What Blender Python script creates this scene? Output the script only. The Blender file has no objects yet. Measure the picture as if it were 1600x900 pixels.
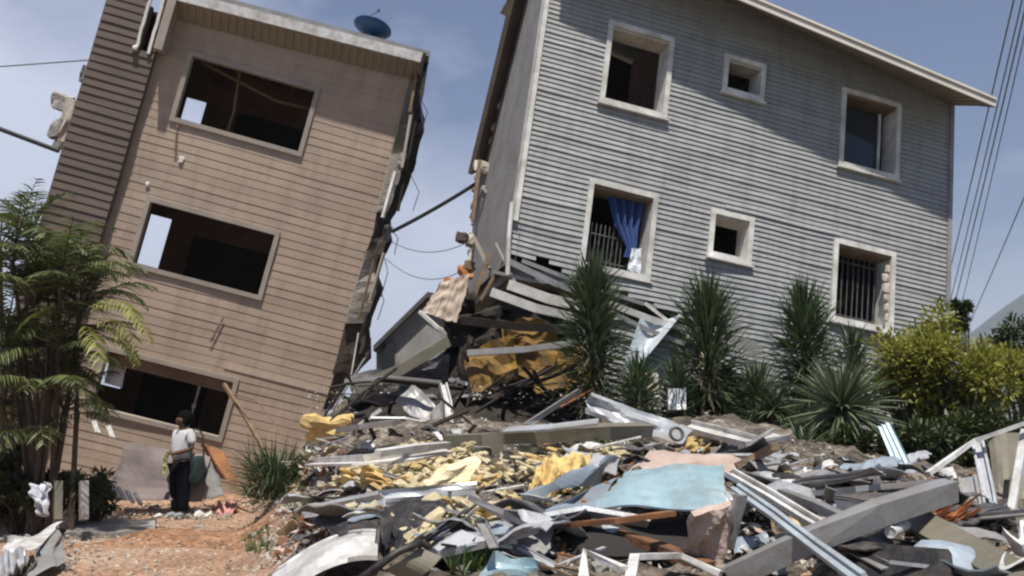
import bpy, math, random
from mathutils import Vector, Matrix, noise
rnd = random.Random(7)
V = Vector
# ------------------------------------------------------------------ camera, sky, sun, exposure
F = 1555.0; PITCH = math.radians(9.0); CAM = V((0, 0, 1.4))
FW = V((0, math.cos(PITCH), math.sin(PITCH))); UP = V((0, -math.sin(PITCH), math.cos(PITCH))); RT = V((1, 0, 0))
S = bpy.context.scene
cd = bpy.data.cameras.new('camera'); cam = bpy.data.objects.new('camera', cd); S.collection.objects.link(cam)
cam.location = CAM; cam.rotation_euler = (math.radians(90) + PITCH, 0, 0)
cd.sensor_width = 36; cd.lens = 36 * F / 1600; cd.clip_start = .1; cd.clip_end = 9000
S.camera = cam

GM = Matrix(((0,)*4,)*4)
def rodr(w):
    w = V(w); return Matrix.Rotation(w.length, 3, w.normalized())
def pose(w, t):
    return Matrix.Translation(V(t)) @ rodr(w).to_4x4()
GREY = pose((-0.0879, 0.1504, 0.2856), (0.155, 14.884, 5.705))
BROWN = pose((0.0965, 0.2484, 0.1377), (-8.903, 17.66, 3.541))
sund = (GREY.to_3x3() @ V((.50, 1.0, -2.0))).normalized()      # the way the light travels
to_sun = -sund
w = bpy.data.worlds.new('World'); S.world = w; w.use_nodes = True
nt = w.node_tree; N = nt.nodes; L = nt.links; bg = N['Background']
sky = N.new('ShaderNodeTexSky'); sky.sky_type = 'NISHITA'; sky.sun_disc = False
sky.sun_elevation = math.asin(to_sun.z); sky.sun_rotation = math.atan2(to_sun.x, to_sun.y)
sky.air_density = 1.0; sky.dust_density = 1.0; sky.ozone_density = 2.5
tc = N.new('ShaderNodeTexCoord'); mp = N.new('ShaderNodeMapping'); mp.inputs['Scale'].default_value = (1.0, 1.0, 1.9)
mp.inputs['Location'].default_value = (.35, .1, .25)
L.new(tc.outputs['Generated'], mp.inputs[0])
cn = N.new('ShaderNodeTexNoise'); cn.inputs['Scale'].default_value = 3.4; cn.inputs['Detail'].default_value = 8; cn.inputs['Roughness'].default_value = .56; cn.inputs['Distortion'].default_value = .25
L.new(mp.outputs[0], cn.inputs['Vector'])
# cloud amount: more of it low down and towards the left of the view
sp = N.new('ShaderNodeSeparateXYZ'); L.new(tc.outputs['Generated'], sp.inputs[0])
m1 = N.new('ShaderNodeMath'); m1.operation = 'MULTIPLY_ADD'; m1.inputs[1].default_value = -.45; L.new(sp.outputs[0], m1.inputs[0]); L.new(cn.outputs['Fac'], m1.inputs[2])
m2 = N.new('ShaderNodeMath'); m2.operation = 'MULTIPLY_ADD'; m2.inputs[1].default_value = -1.5; L.new(sp.outputs[2], m2.inputs[0]); L.new(m1.outputs[0], m2.inputs[2])
m3 = N.new('ShaderNodeMath'); m3.operation = 'MULTIPLY_ADD'; m3.inputs[1].default_value = .30; m3.inputs[2].default_value = .03; L.new(sp.outputs[1], m3.inputs[0]); m4 = N.new('ShaderNodeMath'); m4.operation = 'ADD'; L.new(m3.outputs[0], m4.inputs[0]); L.new(m2.outputs[0], m4.inputs[1]); m2 = m4
cr = N.new('ShaderNodeMapRange'); cr.inputs[1].default_value = .20; cr.inputs[2].default_value = .62; L.new(m2.outputs[0], cr.inputs[0])
cr.inputs[3].default_value = .05; cr.inputs[4].default_value = .95
mx = N.new('ShaderNodeMix'); mx.data_type = 'RGBA'; L.new(cr.outputs[0], mx.inputs[0]); hsv = N.new('ShaderNodeHueSaturation'); hsv.inputs['Saturation'].default_value = 1.2; hsv.inputs['Hue'].default_value = .51; L.new(sky.outputs[0], hsv.inputs['Color']); L.new(hsv.outputs[0], mx.inputs[6]); mx.inputs[7].default_value = (8.4, 9.0, 11.0, 1)
L.new(mx.outputs[2], bg.inputs[0]); bg.inputs[1].default_value = .072
ld = bpy.data.lights.new('sun', 'SUN'); ld.energy = 5.0; ld.angle = math.radians(1.2); ld.color = (1, .95, .87)
lo = bpy.data.objects.new('sun', ld); S.collection.objects.link(lo); lo.rotation_euler = sund.to_track_quat('-Z', 'Y').to_euler()
S.view_settings.view_transform = 'Standard'; S.view_settings.look = 'None'; S.view_settings.exposure = .22; S.view_settings.gamma = 1
S.render.filter_size = 2.3
try: S.cycles.filter_width = 2.3
except Exception: pass
S.cycles.max_bounces = 6

# ------------------------------------------------------------------ helpers
def at(px, py, y):
    d = FW + RT * ((px - 800) / F) + UP * ((450 - py) / F)
    return CAM + d * (y / d.y)
def inv(M, p): return M.inverted() @ p
def lerp(a, b, t): return a + (b - a) * t
def sst(a, b, x):
    t = max(0, min(1, (x - a) / (b - a))); return t * t * (3 - 2 * t)
def interp(tab, x):
    if x <= tab[0][0]: return tab[0][1]
    for (a, p), (b, q) in zip(tab, tab[1:]):
        if x <= b: return p + (q - p) * (x - a) / (b - a)
    return tab[-1][1]
def fbm(x, y, z=0, o=4): return noise.fractal(V((x, y, z)), 1.0, 2.0, o)
def H(x, y):
    """ground height: earth yard on the left, rubble heap to the right, mound under the grey house"""
    z = .12 + .012 * max(0, y - 10) if y < 30 else .36
    z += .05 * fbm(x * .5, y * .5, 3)
    xe = interp([(3, -.6), (5, -1.3), (8, -1.9), (12, -2.6), (16, -3.6), (22, -4.5)], y)
    s = sst(xe - .7, xe + .9, x)
    hh = interp([(0, -.1), (3, .25), (5, .70), (8, 1.08), (11, 1.50), (12.2, 1.62), (13.5, 1.42), (15, 1.7), (17, 1.9), (20, 1.4), (26, .3)], y)
    hh += .18 * fbm(x * .7 + 9, y * .7, 1) + .07 * fbm(x * 2.6, y * 2.6, 5)
    # far right falls a little
    hh *= 1 - .30 * sst(2.6, 5.2, x)
    # mound between the houses
    g = math.exp(-((x + 1.3) / 1.3) ** 2 - ((y - 15.6) / 1.5) ** 2)
    hh += .45 * g
    z = z * (1 - s) + hh * s
    z += .35 * math.exp(-((x + 6.2) / 3) ** 2 - ((y - 18.6) / 1.3) ** 2)
    return z
def hit(px, py, lift=0.0, y0=3.2):
    d = FW + RT * ((px - 800) / F) + UP * ((450 - py) / F)
    y = y0
    while y < 40:
        p = CAM + d * (y / d.y)
        if p.z <= H(p.x, p.y) + lift: return p
        y += .04
    return CAM + d * (13 / d.y)

class MB:
    def __init__(s): s.v = []; s.f = []
    def quad(s, *p):
        n = len(s.v); s.v += [V(q) for q in p]; s.f.append(tuple(range(n, n + len(p))))
    def box(s, a, b):
        x0, y0, z0 = a; x1, y1, z1 = b; n = len(s.v)
        s.v += [V(q) for q in ((x0,y0,z0),(x1,y0,z0),(x1,y1,z0),(x0,y1,z0),(x0,y0,z1),(x1,y0,z1),(x1,y1,z1),(x0,y1,z1))]
        for f in ((0,3,2,1),(4,5,6,7),(0,1,5,4),(1,2,6,5),(2,3,7,6),(3,0,4,7)): s.f.append(tuple(n + i for i in f))
    def loft(s, rings, cap=True, closed=True):
        n = len(s.v); k = len(rings[0])
        for r in rings: s.v += [V(q) for q in r]
        for i in range(len(rings) - 1):
            for j in range(k if closed else k - 1):
                a = n + i * k + j; b = n + i * k + (j + 1) % k
                s.f.append((a, b, b + k, a + k))
        if cap: s.f.append(tuple(n + j for j in reversed(range(k)))); s.f.append(tuple(n + (len(rings) - 1) * k + j for j in range(k)))
    def beam(s, pts, w, h, roll=0, prof='box', th=.012):
        """profiled bar swept along pts: box, U (channel) or L (angle)"""
        pts = [V(p) for p in pts]
        if prof == 'box': sec = [(-w/2,-h/2),(w/2,-h/2),(w/2,h/2),(-w/2,h/2)]
        elif prof == 'U': sec = [(-w/2,-h/2),(w/2,-h/2),(w/2,h/2),(w/2-th,h/2),(w/2-th,-h/2+th),(-w/2+th,-h/2+th),(-w/2+th,h/2),(-w/2,h/2)]
        else: sec = [(-w/2,-h/2),(w/2,-h/2),(w/2,-h/2+th),(-w/2+th,-h/2+th),(-w/2+th,h/2),(-w/2,h/2)]
        rings = []
        for i, p in enumerate(pts):
            t = (pts[min(i+1, len(pts)-1)] - pts[max(i-1, 0)]).normalized()
            side = t.cross(V((0,0,1)))
            if side.length < .2: side = t.cross(V((0,1,0)))
            side.normalize(); up = side.cross(t)
            q = Matrix.Rotation(roll, 3, t); side = q @ side; up = q @ up
            rings.append([p + side*a + up*b for a, b in sec])
        s.loft(rings)
    def tube(s, pts, r, k=6):
        pts = [V(p) for p in pts]; rings = []
        for i, p in enumerate(pts):
            t = (pts[min(i+1, len(pts)-1)] - pts[max(i-1, 0)]).normalized()
            a = t.orthogonal() if i == 0 else (a - t * a.dot(t)); a.normalize(); b = t.cross(a)
            rr = r[i] if isinstance(r, (list, tuple)) else r
            rings.append([p + (a*math.cos(2*math.pi*j/k) + b*math.sin(2*math.pi*j/k))*rr for j in range(k)])
        s.loft(rings)
    def sheet(s, c, nu=10, nv=6, th=.01, bend=0, amp=0, freq=2, ribs=0, rib_h=.012, jag=0, seed=0, ribdir=0, curl=0):
        """a bent plate over the corners c (TL, TR, BR, BL)"""
        c = [V(p) for p in c]; n = (c[1]-c[0]).cross(c[3]-c[0]).normalized()
        if n.dot(CAM - c[0]) < 0: n = -n
        if ribs:
            if ribdir: nv = max(nv, ribs*4)
            else: nu = max(nu, ribs*4)
        g = []
        for j in range(nv+1):
            for i in range(nu+1):
                u = i/nu; v = j/nv
                if jag:
                    if i in (0, nu): u += (1 if i == 0 else -1)*jag*abs(noise.noise(V((j*1.7, seed, .3))))*2
                    if j in (0, nv): v += (1 if j == 0 else -1)*jag*abs(noise.noise(V((i*1.3, seed, 4.3))))*2
                p = lerp(lerp(c[0], c[1], u), lerp(c[3], c[2], u), v)
                d = bend*math.sin(math.pi*u) + amp*noise.noise(V((u*freq+seed*3.1, v*freq, seed)))
                d += curl*(v**2)
                if ribs:
                    q = (v if ribdir else u)*ribs % 1
                    d += rib_h*(1 if q < .3 else 0)
                g.append(p + n*d)
        m = len(s.v); s.v += g; s.v += [p - n*th for p in g]; k = nu+1; o = len(g)
        for j in range(nv):
            for i in range(nu):
                a = m+j*k+i; s.f.append((a, a+1, a+1+k, a+k)); s.f.append((a+o, a+k+o, a+1+k+o, a+1+o))
        for i in range(nu):
            for a, b in ((m+i, m+i+1), (m+nv*k+i+1, m+nv*k+i)): s.f.append((b, a, a+o, b+o))
        for j in range(nv):
            for a, b in ((m+(j+1)*k, m+j*k), (m+j*k+nu, m+(j+1)*k+nu)): s.f.append((b, a, a+o, b+o))
    def chunk(s, p, r, seed=0, sq=(1,1,1), n=2, rough=.35, cl=.75, fine=0):
        import bmesh
        bm = bmesh.new(); bmesh.ops.create_icosphere(bm, subdivisions=n, radius=1)
        o = len(s.v)
        for v in bm.verts:
            d = v.co.normalized(); k = 1 + rough*noise.noise(d*1.3+V((seed*5.7, seed, 1))) * 2 + .12*noise.noise(d*4+V((seed, 2, 1))) + fine*noise.noise(d*7+V((seed, 9, 1)))
            q = d*k
            q = V([max(-cl, min(cl, x)) for x in q])
            s.v.append(V(p) + V((q.x*r*sq[0], q.y*r*sq[1], q.z*r*sq[2])))
        for f in bm.faces: s.f.append(tuple(o+v.index for v in f.verts))
        bm.free()
    def build(s, name, mat, parent=None, smooth=False, world=True):
        """link as one object; a top-level one gets its origin at the middle of its base"""
        me = bpy.data.meshes.new(name); vs = s.v
        off = V((0,0,0))
        if parent is None and world and vs:
            off = V((sum(v.x for v in vs)/len(vs), sum(v.y for v in vs)/len(vs), min(v.z for v in vs)))
        me.from_pydata([v-off for v in vs], [], s.f); me.update()
        o = bpy.data.objects.new(name, me); S.collection.objects.link(o); o.location = off
        if parent: o.parent = parent
        me.materials.append(mat)
        if smooth:
            for p in me.polygons: p.use_smooth = True
        return o
def tag(o, label=None, cat=None, group=None, kind=None):
    if label: o['label'] = label
    if cat: o['category'] = cat
    if group: o['group'] = group
    if kind: o['kind'] = kind
    return o
def empty(name, M, label, cat, group=None):
    o = bpy.data.objects.new(name, None); S.collection.objects.link(o)
    o.empty_display_size = .2
    if isinstance(M, Matrix): o.matrix_world = M
    else: o.location = M
    return tag(o, label, cat, group)
def rebase(mb, p):                                   # world coordinates -> coordinates about an unrotated Empty at p
    mb.v = [v - V(p) for v in mb.v]; return mb

def mat(name, col, rough=.8, var=.25, scale=3, col2=None, metal=0, bump=.15, bscale=30, spec=.4, streak=None, dust=0, dcol=(.25,.20,.15), dscale=(1,1,1), dn=2.5):
    m = bpy.data.materials.new(name); m.use_nodes = True; t = m.node_tree; n = t.nodes; l = t.links; b = n['Principled BSDF']
    b.inputs['Roughness'].default_value = rough; b.inputs['Metallic'].default_value = metal; b.inputs['Specular IOR Level'].default_value = spec
    c = n.new('ShaderNodeTexCoord'); mp = n.new('ShaderNodeMapping'); l.new(c.outputs['Object'], mp.inputs[0])
    if streak: mp.inputs['Scale'].default_value = streak
    a = n.new('ShaderNodeTexNoise'); a.inputs['Scale'].default_value = scale; a.inputs['Detail'].default_value = 8; a.inputs['Roughness'].default_value = .65; l.new(mp.outputs[0], a.inputs['Vector'])
    r = n.new('ShaderNodeMapRange'); r.inputs[1].default_value = .35; r.inputs[2].default_value = .68; l.new(a.outputs['Fac'], r.inputs[0])
    x = n.new('ShaderNodeMix'); x.data_type = 'RGBA'; l.new(r.outputs[0], x.inputs[0])
    c2 = col2 or tuple(k*(1-var) for k in col); x.inputs[6].default_value = (*col, 1); x.inputs[7].default_value = (*c2, 1)
    out = x.outputs[2]
    if dust:
        mp2 = n.new('ShaderNodeMapping'); l.new(c.outputs['Object'], mp2.inputs[0]); mp2.inputs['Scale'].default_value = dscale
        d = n.new('ShaderNodeTexNoise'); d.inputs['Scale'].default_value = dn; d.inputs['Detail'].default_value = 10; d.inputs['Roughness'].default_value = .72; l.new(mp2.outputs[0], d.inputs['Vector'])
        r2 = n.new('ShaderNodeMapRange'); r2.inputs[1].default_value = .46; r2.inputs[2].default_value = .66; r2.inputs[4].default_value = dust; l.new(d.outputs['Fac'], r2.inputs[0])
        x2 = n.new('ShaderNodeMix'); x2.data_type = 'RGBA'; l.new(r2.outputs[0], x2.inputs[0]); l.new(out, x2.inputs[6]); x2.inputs[7].default_value = (*dcol, 1); out = x2.outputs[2]
    oi = n.new('ShaderNodeObjectInfo'); hs = n.new('ShaderNodeHueSaturation'); mr = n.new('ShaderNodeMapRange'); mr.inputs[3].default_value = .88; mr.inputs[4].default_value = 1.1
    l.new(oi.outputs['Random'], mr.inputs[0]); l.new(mr.outputs[0], hs.inputs['Value']); l.new(out, hs.inputs['Color']); out = hs.outputs[0]
    l.new(out, b.inputs['Base Color'])
    e = n.new('ShaderNodeTexNoise'); e.inputs['Scale'].default_value = bscale; e.inputs['Detail'].default_value = 5; l.new(mp.outputs[0], e.inputs['Vector'])
    bp = n.new('ShaderNodeBump'); bp.inputs['Strength'].default_value = bump; bp.inputs['Distance'].default_value = .03; l.new(e.outputs['Fac'], bp.inputs['Height']); l.new(bp.outputs[0], b.inputs['Normal'])
    return m
M_ = dict(
 grey_siding=mat('grey_siding', (.335,.342,.337), .5, .22, 1.3, streak=(.35,1,5), bump=.05, dust=.35, dcol=(.13,.12,.10), dscale=(3,1,.5), dn=1.6),
 brown_siding=mat('brown_siding', (.39,.30,.23), .6, .2, .9, streak=(.3,1,4), bump=.06, dust=.4, dcol=(.17,.125,.095), dscale=(2.4,1,.5), dn=1.3),
 brown_shaded=mat('brown_siding_shaded', (.15,.112,.088), .7, .3, 1.4, streak=(.7,1,3), bump=.08),  # wing siding with the overhang's shade put into the colour
 trim=mat('white_trim', (.76,.75,.71), .5, .3, 2.2, col2=(.42,.40,.36), dust=0.35, dn=5, bump=.08),
 trim_beige=mat('beige_trim', (.36,.31,.26), .6, .25, 2.2, bump=.08),
 white=mat('white_metal', (.70,.70,.69), .4, .3, 2.5, col2=(.48,.46,.43), dust=0.5, dn=5, bump=.06),
 fascia=mat('cream_fascia', (.66,.61,.53), .5, .2, 1.5, bump=.05),
 soffit=mat('tan_soffit', (.27,.225,.17), .7, .2, 2, bump=.05),
 soffit_dark=mat('dark_soffit', (.115,.085,.06), .8, .3, 2, bump=.1),
 stucco=mat('grey_stucco', (.27,.27,.265), .9, .3, 2, col2=(.19,.18,.17), bump=.3),
 concrete=mat('broken_concrete', (.36,.345,.32), .9, .4, 4, col2=(.20,.185,.165), bump=.5, bscale=18),
 plaster=mat('pale_plaster', (.52,.475,.41), .9, .3, 3, col2=(.33,.28,.23), bump=.4, bscale=18),
 interior=mat('interior_wall', (.24,.155,.115), .9, .4, 1.8, bump=.1),
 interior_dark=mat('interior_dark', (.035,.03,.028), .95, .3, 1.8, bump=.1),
 wood=mat('rough_wood', (.23,.15,.09), .8, .45, 3, streak=(1,1,6), dust=0.4, dn=5, bump=.3),
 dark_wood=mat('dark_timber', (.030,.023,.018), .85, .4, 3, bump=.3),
 ply=mat('plywood', (.33,.145,.055), .8, .35, 3, col2=(.16,.07,.035), bump=.2),
 steel=mat('grey_steel', (.33,.335,.345), .45, .3, 2.2, col2=(.22,.21,.20), metal=.25, dust=0.6, dn=5, bump=.1),
 pale_steel=mat('pale_steel', (.47,.49,.52), .4, .25, 2, col2=(.33,.34,.35), metal=.2, dust=0.55, dn=5, bump=.08),
 dark_steel=mat('dark_steel', (.075,.075,.085), .6, .4, 2, dust=0.5, dn=5, bump=.1),
 olive=mat('olive_metal', (.19,.18,.135), .6, .3, 2, dust=0.5, dn=5, bump=.1),
 blue=mat('pale_blue_metal', (.36,.50,.545), .4, .22, 1.8, col2=(.27,.40,.45), metal=.1, dust=0.5, dn=5, bump=.06, streak=(4,1,1)),
 blue_grey=mat('blue_grey_metal', (.30,.36,.42), .45, .25, 2, metal=.15, dust=0.5, dn=5, bump=.1),
 rust=mat('rusty_steel', (.24,.105,.05), .85, .5, 5, col2=(.10,.05,.03), bump=.4),
 foam=mat('yellow_foam', (.68,.52,.23), .95, .3, 6, col2=(.52,.34,.12), bump=.7, bscale=22),
 foam_pale=mat('pale_foam', (.78,.69,.46), .95, .3, 6, col2=(.62,.50,.29), bump=.7, bscale=22),
 ochre=mat('ochre_wall', (.27,.15,.028), .8, .5, 4.5, col2=(.09,.06,.025), bump=.3),
 pink=mat('pink_plasterboard', (.50,.39,.33), .9, .25, 4, col2=(.36,.27,.22), bump=.4),
 black=mat('black_rubber', (.018,.018,.02), .5, .2, 3, dust=0.3, dn=5, bump=.05),
 cable=mat('cable_black', (.03,.03,.035), .6, .2, 3),
 cable_grey=mat('cable_grey', (.16,.17,.19), .6, .2, 3),
 dish=mat('navy_dish', (.010,.065,.17), .45, .2, 3),
 curtain=mat('blue_curtain', (.035,.075,.22), .9, .3, 3),
 cloth_white=mat('white_cloth', (.62,.64,.70), .9, .2, 4),
 cloth_pink=mat('pink_cloth', (.62,.30,.28), .9, .2, 4),
 tarp=mat('beige_tarpaulin', (.62,.53,.43), .85, .3, 4, col2=(.46,.35,.26)),
 pale_blue_white=mat('bluish_white_metal', (.50,.57,.62), .4, .25, 2, dust=.4, dn=5, bump=.08),
 orange=mat('orange_scrap', (.50,.20,.07), .8, .4, 4),
 bark=mat('bark', (.10,.075,.055), .9, .4, 6, bump=.4),
 skin=mat('skin', (.13,.07,.045), .6, .1, 3, bump=0), hair=mat('hair', (.008,.007,.006), 1, .2, 9, spec=.05),
 shirt=mat('white_shirt', (.62,.62,.65), .9, .12, 5), trousers=mat('black_trousers', (.008,.009,.013), 1, .2, 5, spec=.05),
 bag=mat('dark_green_bag', (.012,.03,.028), .8, .2, 5), shoe=mat('grey_shoe', (.30,.33,.38), .7, .2, 5),
 vest=mat('lime_cloth', (.36,.37,.16), .8, .2, 5),
)
def leafmat(name, c1, c2, rough=.5, trans=.25):
    m = bpy.data.materials.new(name); m.use_nodes = True; t = m.node_tree; n = t.nodes; l = t.links; b = n['Principled BSDF']
    g = n.new('ShaderNodeNewGeometry'); x = n.new('ShaderNodeMix'); x.data_type = 'RGBA'
    l.new(g.outputs['Random Per Island'], x.inputs[0]); x.inputs[6].default_value = (*c1, 1); x.inputs[7].default_value = (*c2, 1)
    l.new(x.outputs[2], b.inputs['Base Color']); b.inputs['Roughness'].default_value = rough
    tr = n.new('ShaderNodeBsdfTranslucent'); l.new(x.outputs[2], tr.inputs[0]); mm = n.new('ShaderNodeMixShader'); mm.inputs[0].default_value = trans
    l.new(b.outputs[0], mm.inputs[1]); l.new(tr.outputs[0], mm.inputs[2]); l.new(mm.outputs[0], n['Material Output'].inputs[0])
    return m
M_['sword'] = leafmat('sword_leaf', (.024,.052,.02), (.10,.135,.06))
M_['agave'] = leafmat('agave_leaf', (.06,.10,.045), (.18,.21,.13))
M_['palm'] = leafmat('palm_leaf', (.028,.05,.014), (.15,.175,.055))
M_['palm_sunlit_yellow'] = leafmat('palm_leaf_sunlit_yellow', (.20,.22,.04), (.36,.38,.12), trans=.4)  # yellow fronds, sunlight put into the brighter leaf colour
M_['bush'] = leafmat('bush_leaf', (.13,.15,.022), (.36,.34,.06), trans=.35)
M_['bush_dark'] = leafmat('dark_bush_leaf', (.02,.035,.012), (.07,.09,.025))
M_['dead'] = leafmat('dead_leaf', (.16,.12,.065), (.32,.26,.16), trans=.1)
M_['lilac'] = mat('lilac_board', (.27,.225,.215), .85, .3, 2, col2=(.19,.155,.145), bump=.2)
M_['grass'] = leafmat('grass_leaf', (.05,.10,.025), (.14,.19,.06))
def glass():
    m = bpy.data.materials.new('window_glass'); m.use_nodes = True; b = m.node_tree.nodes['Principled BSDF']
    b.inputs['Base Color'].default_value = (.03,.035,.04,1); b.inputs['Roughness'].default_value = .08; return m
M_['glass'] = glass()

# ground materials: earth, and rubble dust with bits in it
def ground_mat(name, cols, s1, s2, bump):
    m = bpy.data.materials.new(name); m.use_nodes = True; t = m.node_tree; n = t.nodes; l = t.links; b = n['Principled BSDF']; b.inputs['Roughness'].default_value = .95
    c = n.new('ShaderNodeTexCoord'); a = n.new('ShaderNodeTexNoise'); a.inputs['Scale'].default_value = s1; a.inputs['Detail'].default_value = 9; a.inputs['Roughness'].default_value = .6; l.new(c.outputs['Object'], a.inputs[0])
    r = n.new('ShaderNodeValToRGB'); l.new(a.outputs['Fac'], r.inputs[0]); e = r.color_ramp.elements
    e[0].position = .3; e[0].color = (*cols[0], 1); e[1].position = .7; e[1].color = (*cols[-1], 1)
    for i, k in enumerate(cols[1:-1]):
        q = e.new(.3 + .4*(i+1)/(len(cols)-1)); q.color = (*k, 1)
    v = n.new('ShaderNodeTexVoronoi'); v.inputs['Scale'].default_value = s2; l.new(c.outputs['Object'], v.inputs[0])
    hs = n.new('ShaderNodeHueSaturation'); sx = n.new('ShaderNodeSeparateColor'); l.new(v.outputs['Color'], sx.inputs[0])
    mr = n.new('ShaderNodeMapRange'); mr.inputs[3].default_value = .5; mr.inputs[4].default_value = 1.35; l.new(sx.outputs[0], mr.inputs[0]); l.new(mr.outputs[0], hs.inputs['Value']); l.new(r.outputs[0], hs.inputs['Color'])
    l.new(hs.outputs[0], b.inputs['Base Color'])
    bp = n.new('ShaderNodeBump'); bp.inputs['Strength'].default_value = bump; bp.inputs['Distance'].default_value = .06; l.new(v.outputs['Distance'], bp.inputs['Height'])
    bp2 = n.new('ShaderNodeBump'); bp2.inputs['Strength'].default_value = .5; bp2.inputs['Distance'].default_value = .08; l.new(a.outputs['Fac'], bp2.inputs['Height']); l.new(bp.outputs[0], bp2.inputs['Normal']); l.new(bp2.outputs[0], b.inputs['Normal'])
    return m
M_['earth'] = ground_mat('bare_earth', [(.22,.145,.09), (.30,.175,.105), (.36,.235,.16), (.38,.29,.22)], .9, 26, .25)
M_['rubble'] = ground_mat('rubble_ground', [(.03,.025,.02), (.085,.068,.052), (.17,.14,.11), (.33,.29,.24)], 1.9, 15, .9)
M_['soil'] = ground_mat('orange_soil', [(.19,.10,.055), (.29,.15,.08), (.36,.22,.14)], 3, 20, .5)
M_['field'] = ground_mat('field', [(.05,.07,.03), (.12,.12,.07), (.2,.17,.12)], .05, 1, .1)
M_['hill'] = ground_mat('hill', [(.015,.03,.015), (.03,.05,.025), (.05,.065,.04)], .012, .05, .1)

# ------------------------------------------------------------------ setting: ground, hills, haze
def grid(x0, x1, y0, y1, n, m, fz):
    b = MB()
    for j in range(m+1):
        for i in range(n+1):
            x = lerp(x0, x1, i/n); y = lerp(y0, y1, j/m); b.v.append(V((x, y, fz(x, y))))
    for j in range(m):
        for i in range(n):
            a = j*(n+1)+i; b.f.append((a, a+1, a+n+2, a+n+1))
    return b
def xedge(y): return interp([(3, -.6), (5, -1.3), (8, -1.9), (12, -2.6), (16, -3.6), (22, -4.5)], y)
tag(grid(-16, 12, -3, 27, 220, 240, lambda x, y: H(x, y)*(1-sst(24, 27, y)) + .0).build('ground', M_['earth'], smooth=True), 'bare pinkish earth yard in front of the houses', 'ground', kind='structure')
far = MB()
for (x0, x1, y0, y1) in ((-3000, 3000, 27, 4000), (-3000, -16, -30, 27), (12, 3000, -30, 27), (-16, 12, -30, -3)):
    far.quad((x0, y0, -.05), (x1, y0, -.05), (x1, y1, -.05), (x0, y1, -.05))
tag(far.build('terrain', M_['field']), 'flat land reaching to the horizon', 'land', kind='structure')
def rub(x, y):
    e = xedge(y)
    return H(x, y) + .035 + .05*fbm(x*5, y*5, 7) - .35*(1-sst(e-.35, e+.35, x + .5*fbm(x*1.5, y*1.5, 2)))
tag(grid(-5, 11.5, 2.5, 21, 300, 330, rub).build('rubble_ground', M_['rubble']), 'crushed grey and brown rubble heap surface', 'rubble', kind='structure')
sm = grid(-5.4, -1.4, 8.8, 16.2, 90, 120, lambda x, y: H(x, y) - .10 + .26*math.exp(-((x+3.2)/1.0)**2-((y-13.2)/1.1)**2) + .26*math.exp(-((x+4.7)/.8)**2-((y-13.6)/.9)**2) - .05*(1+fbm(x*1.2, y*1.2, 8)) + .03*fbm(x*4, y*4, 3))
tag(sm.build('soil_mound', M_['soil'], smooth=True), 'orange soil mound beside the rubble heap', 'soil', kind='structure')
def cavity_floor(x, y):
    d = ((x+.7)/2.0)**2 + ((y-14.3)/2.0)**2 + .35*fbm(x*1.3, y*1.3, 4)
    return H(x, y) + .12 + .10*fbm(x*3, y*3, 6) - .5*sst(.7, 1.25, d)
tag(grid(-3.6, 2.2, 11.6, 17.2, 120, 120, cavity_floor).build('dark_ground', M_['dark_wood']), 'dark wreckage floor under the broken ground floor of the grey house', 'wreckage', kind='structure')  # cavity darkness put into this patch's colour
# hills far to the right
hb = MB(); n = 80
for k in range(n+1):
    a = k/n; x = lerp(-300, 2400, a); y = 1900
    h = 60 + 215*math.exp(-((x-985)/230)**2) + 200*math.exp(-((x-1500)/350)**2) + 30*fbm(x*.004, 1, 2)
    for j in range(9):
        t = j/8; hb.v.append(V((x + 20*fbm(x*.01, t*4, 3), y - 700*(1-t), -1 + h*t**1.2 + (18*fbm(x*.012, t*5, 5) if 0 < j < 8 else 0))))
for k in range(n):
    for j in range(8):
        a = k*9+j; hb.f.append((a, a+9, a+10, a+1))
tag(hb.build('hills', M_['hill'], smooth=True), 'hazy blue mountain on the horizon', 'hills', kind='structure')

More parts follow.
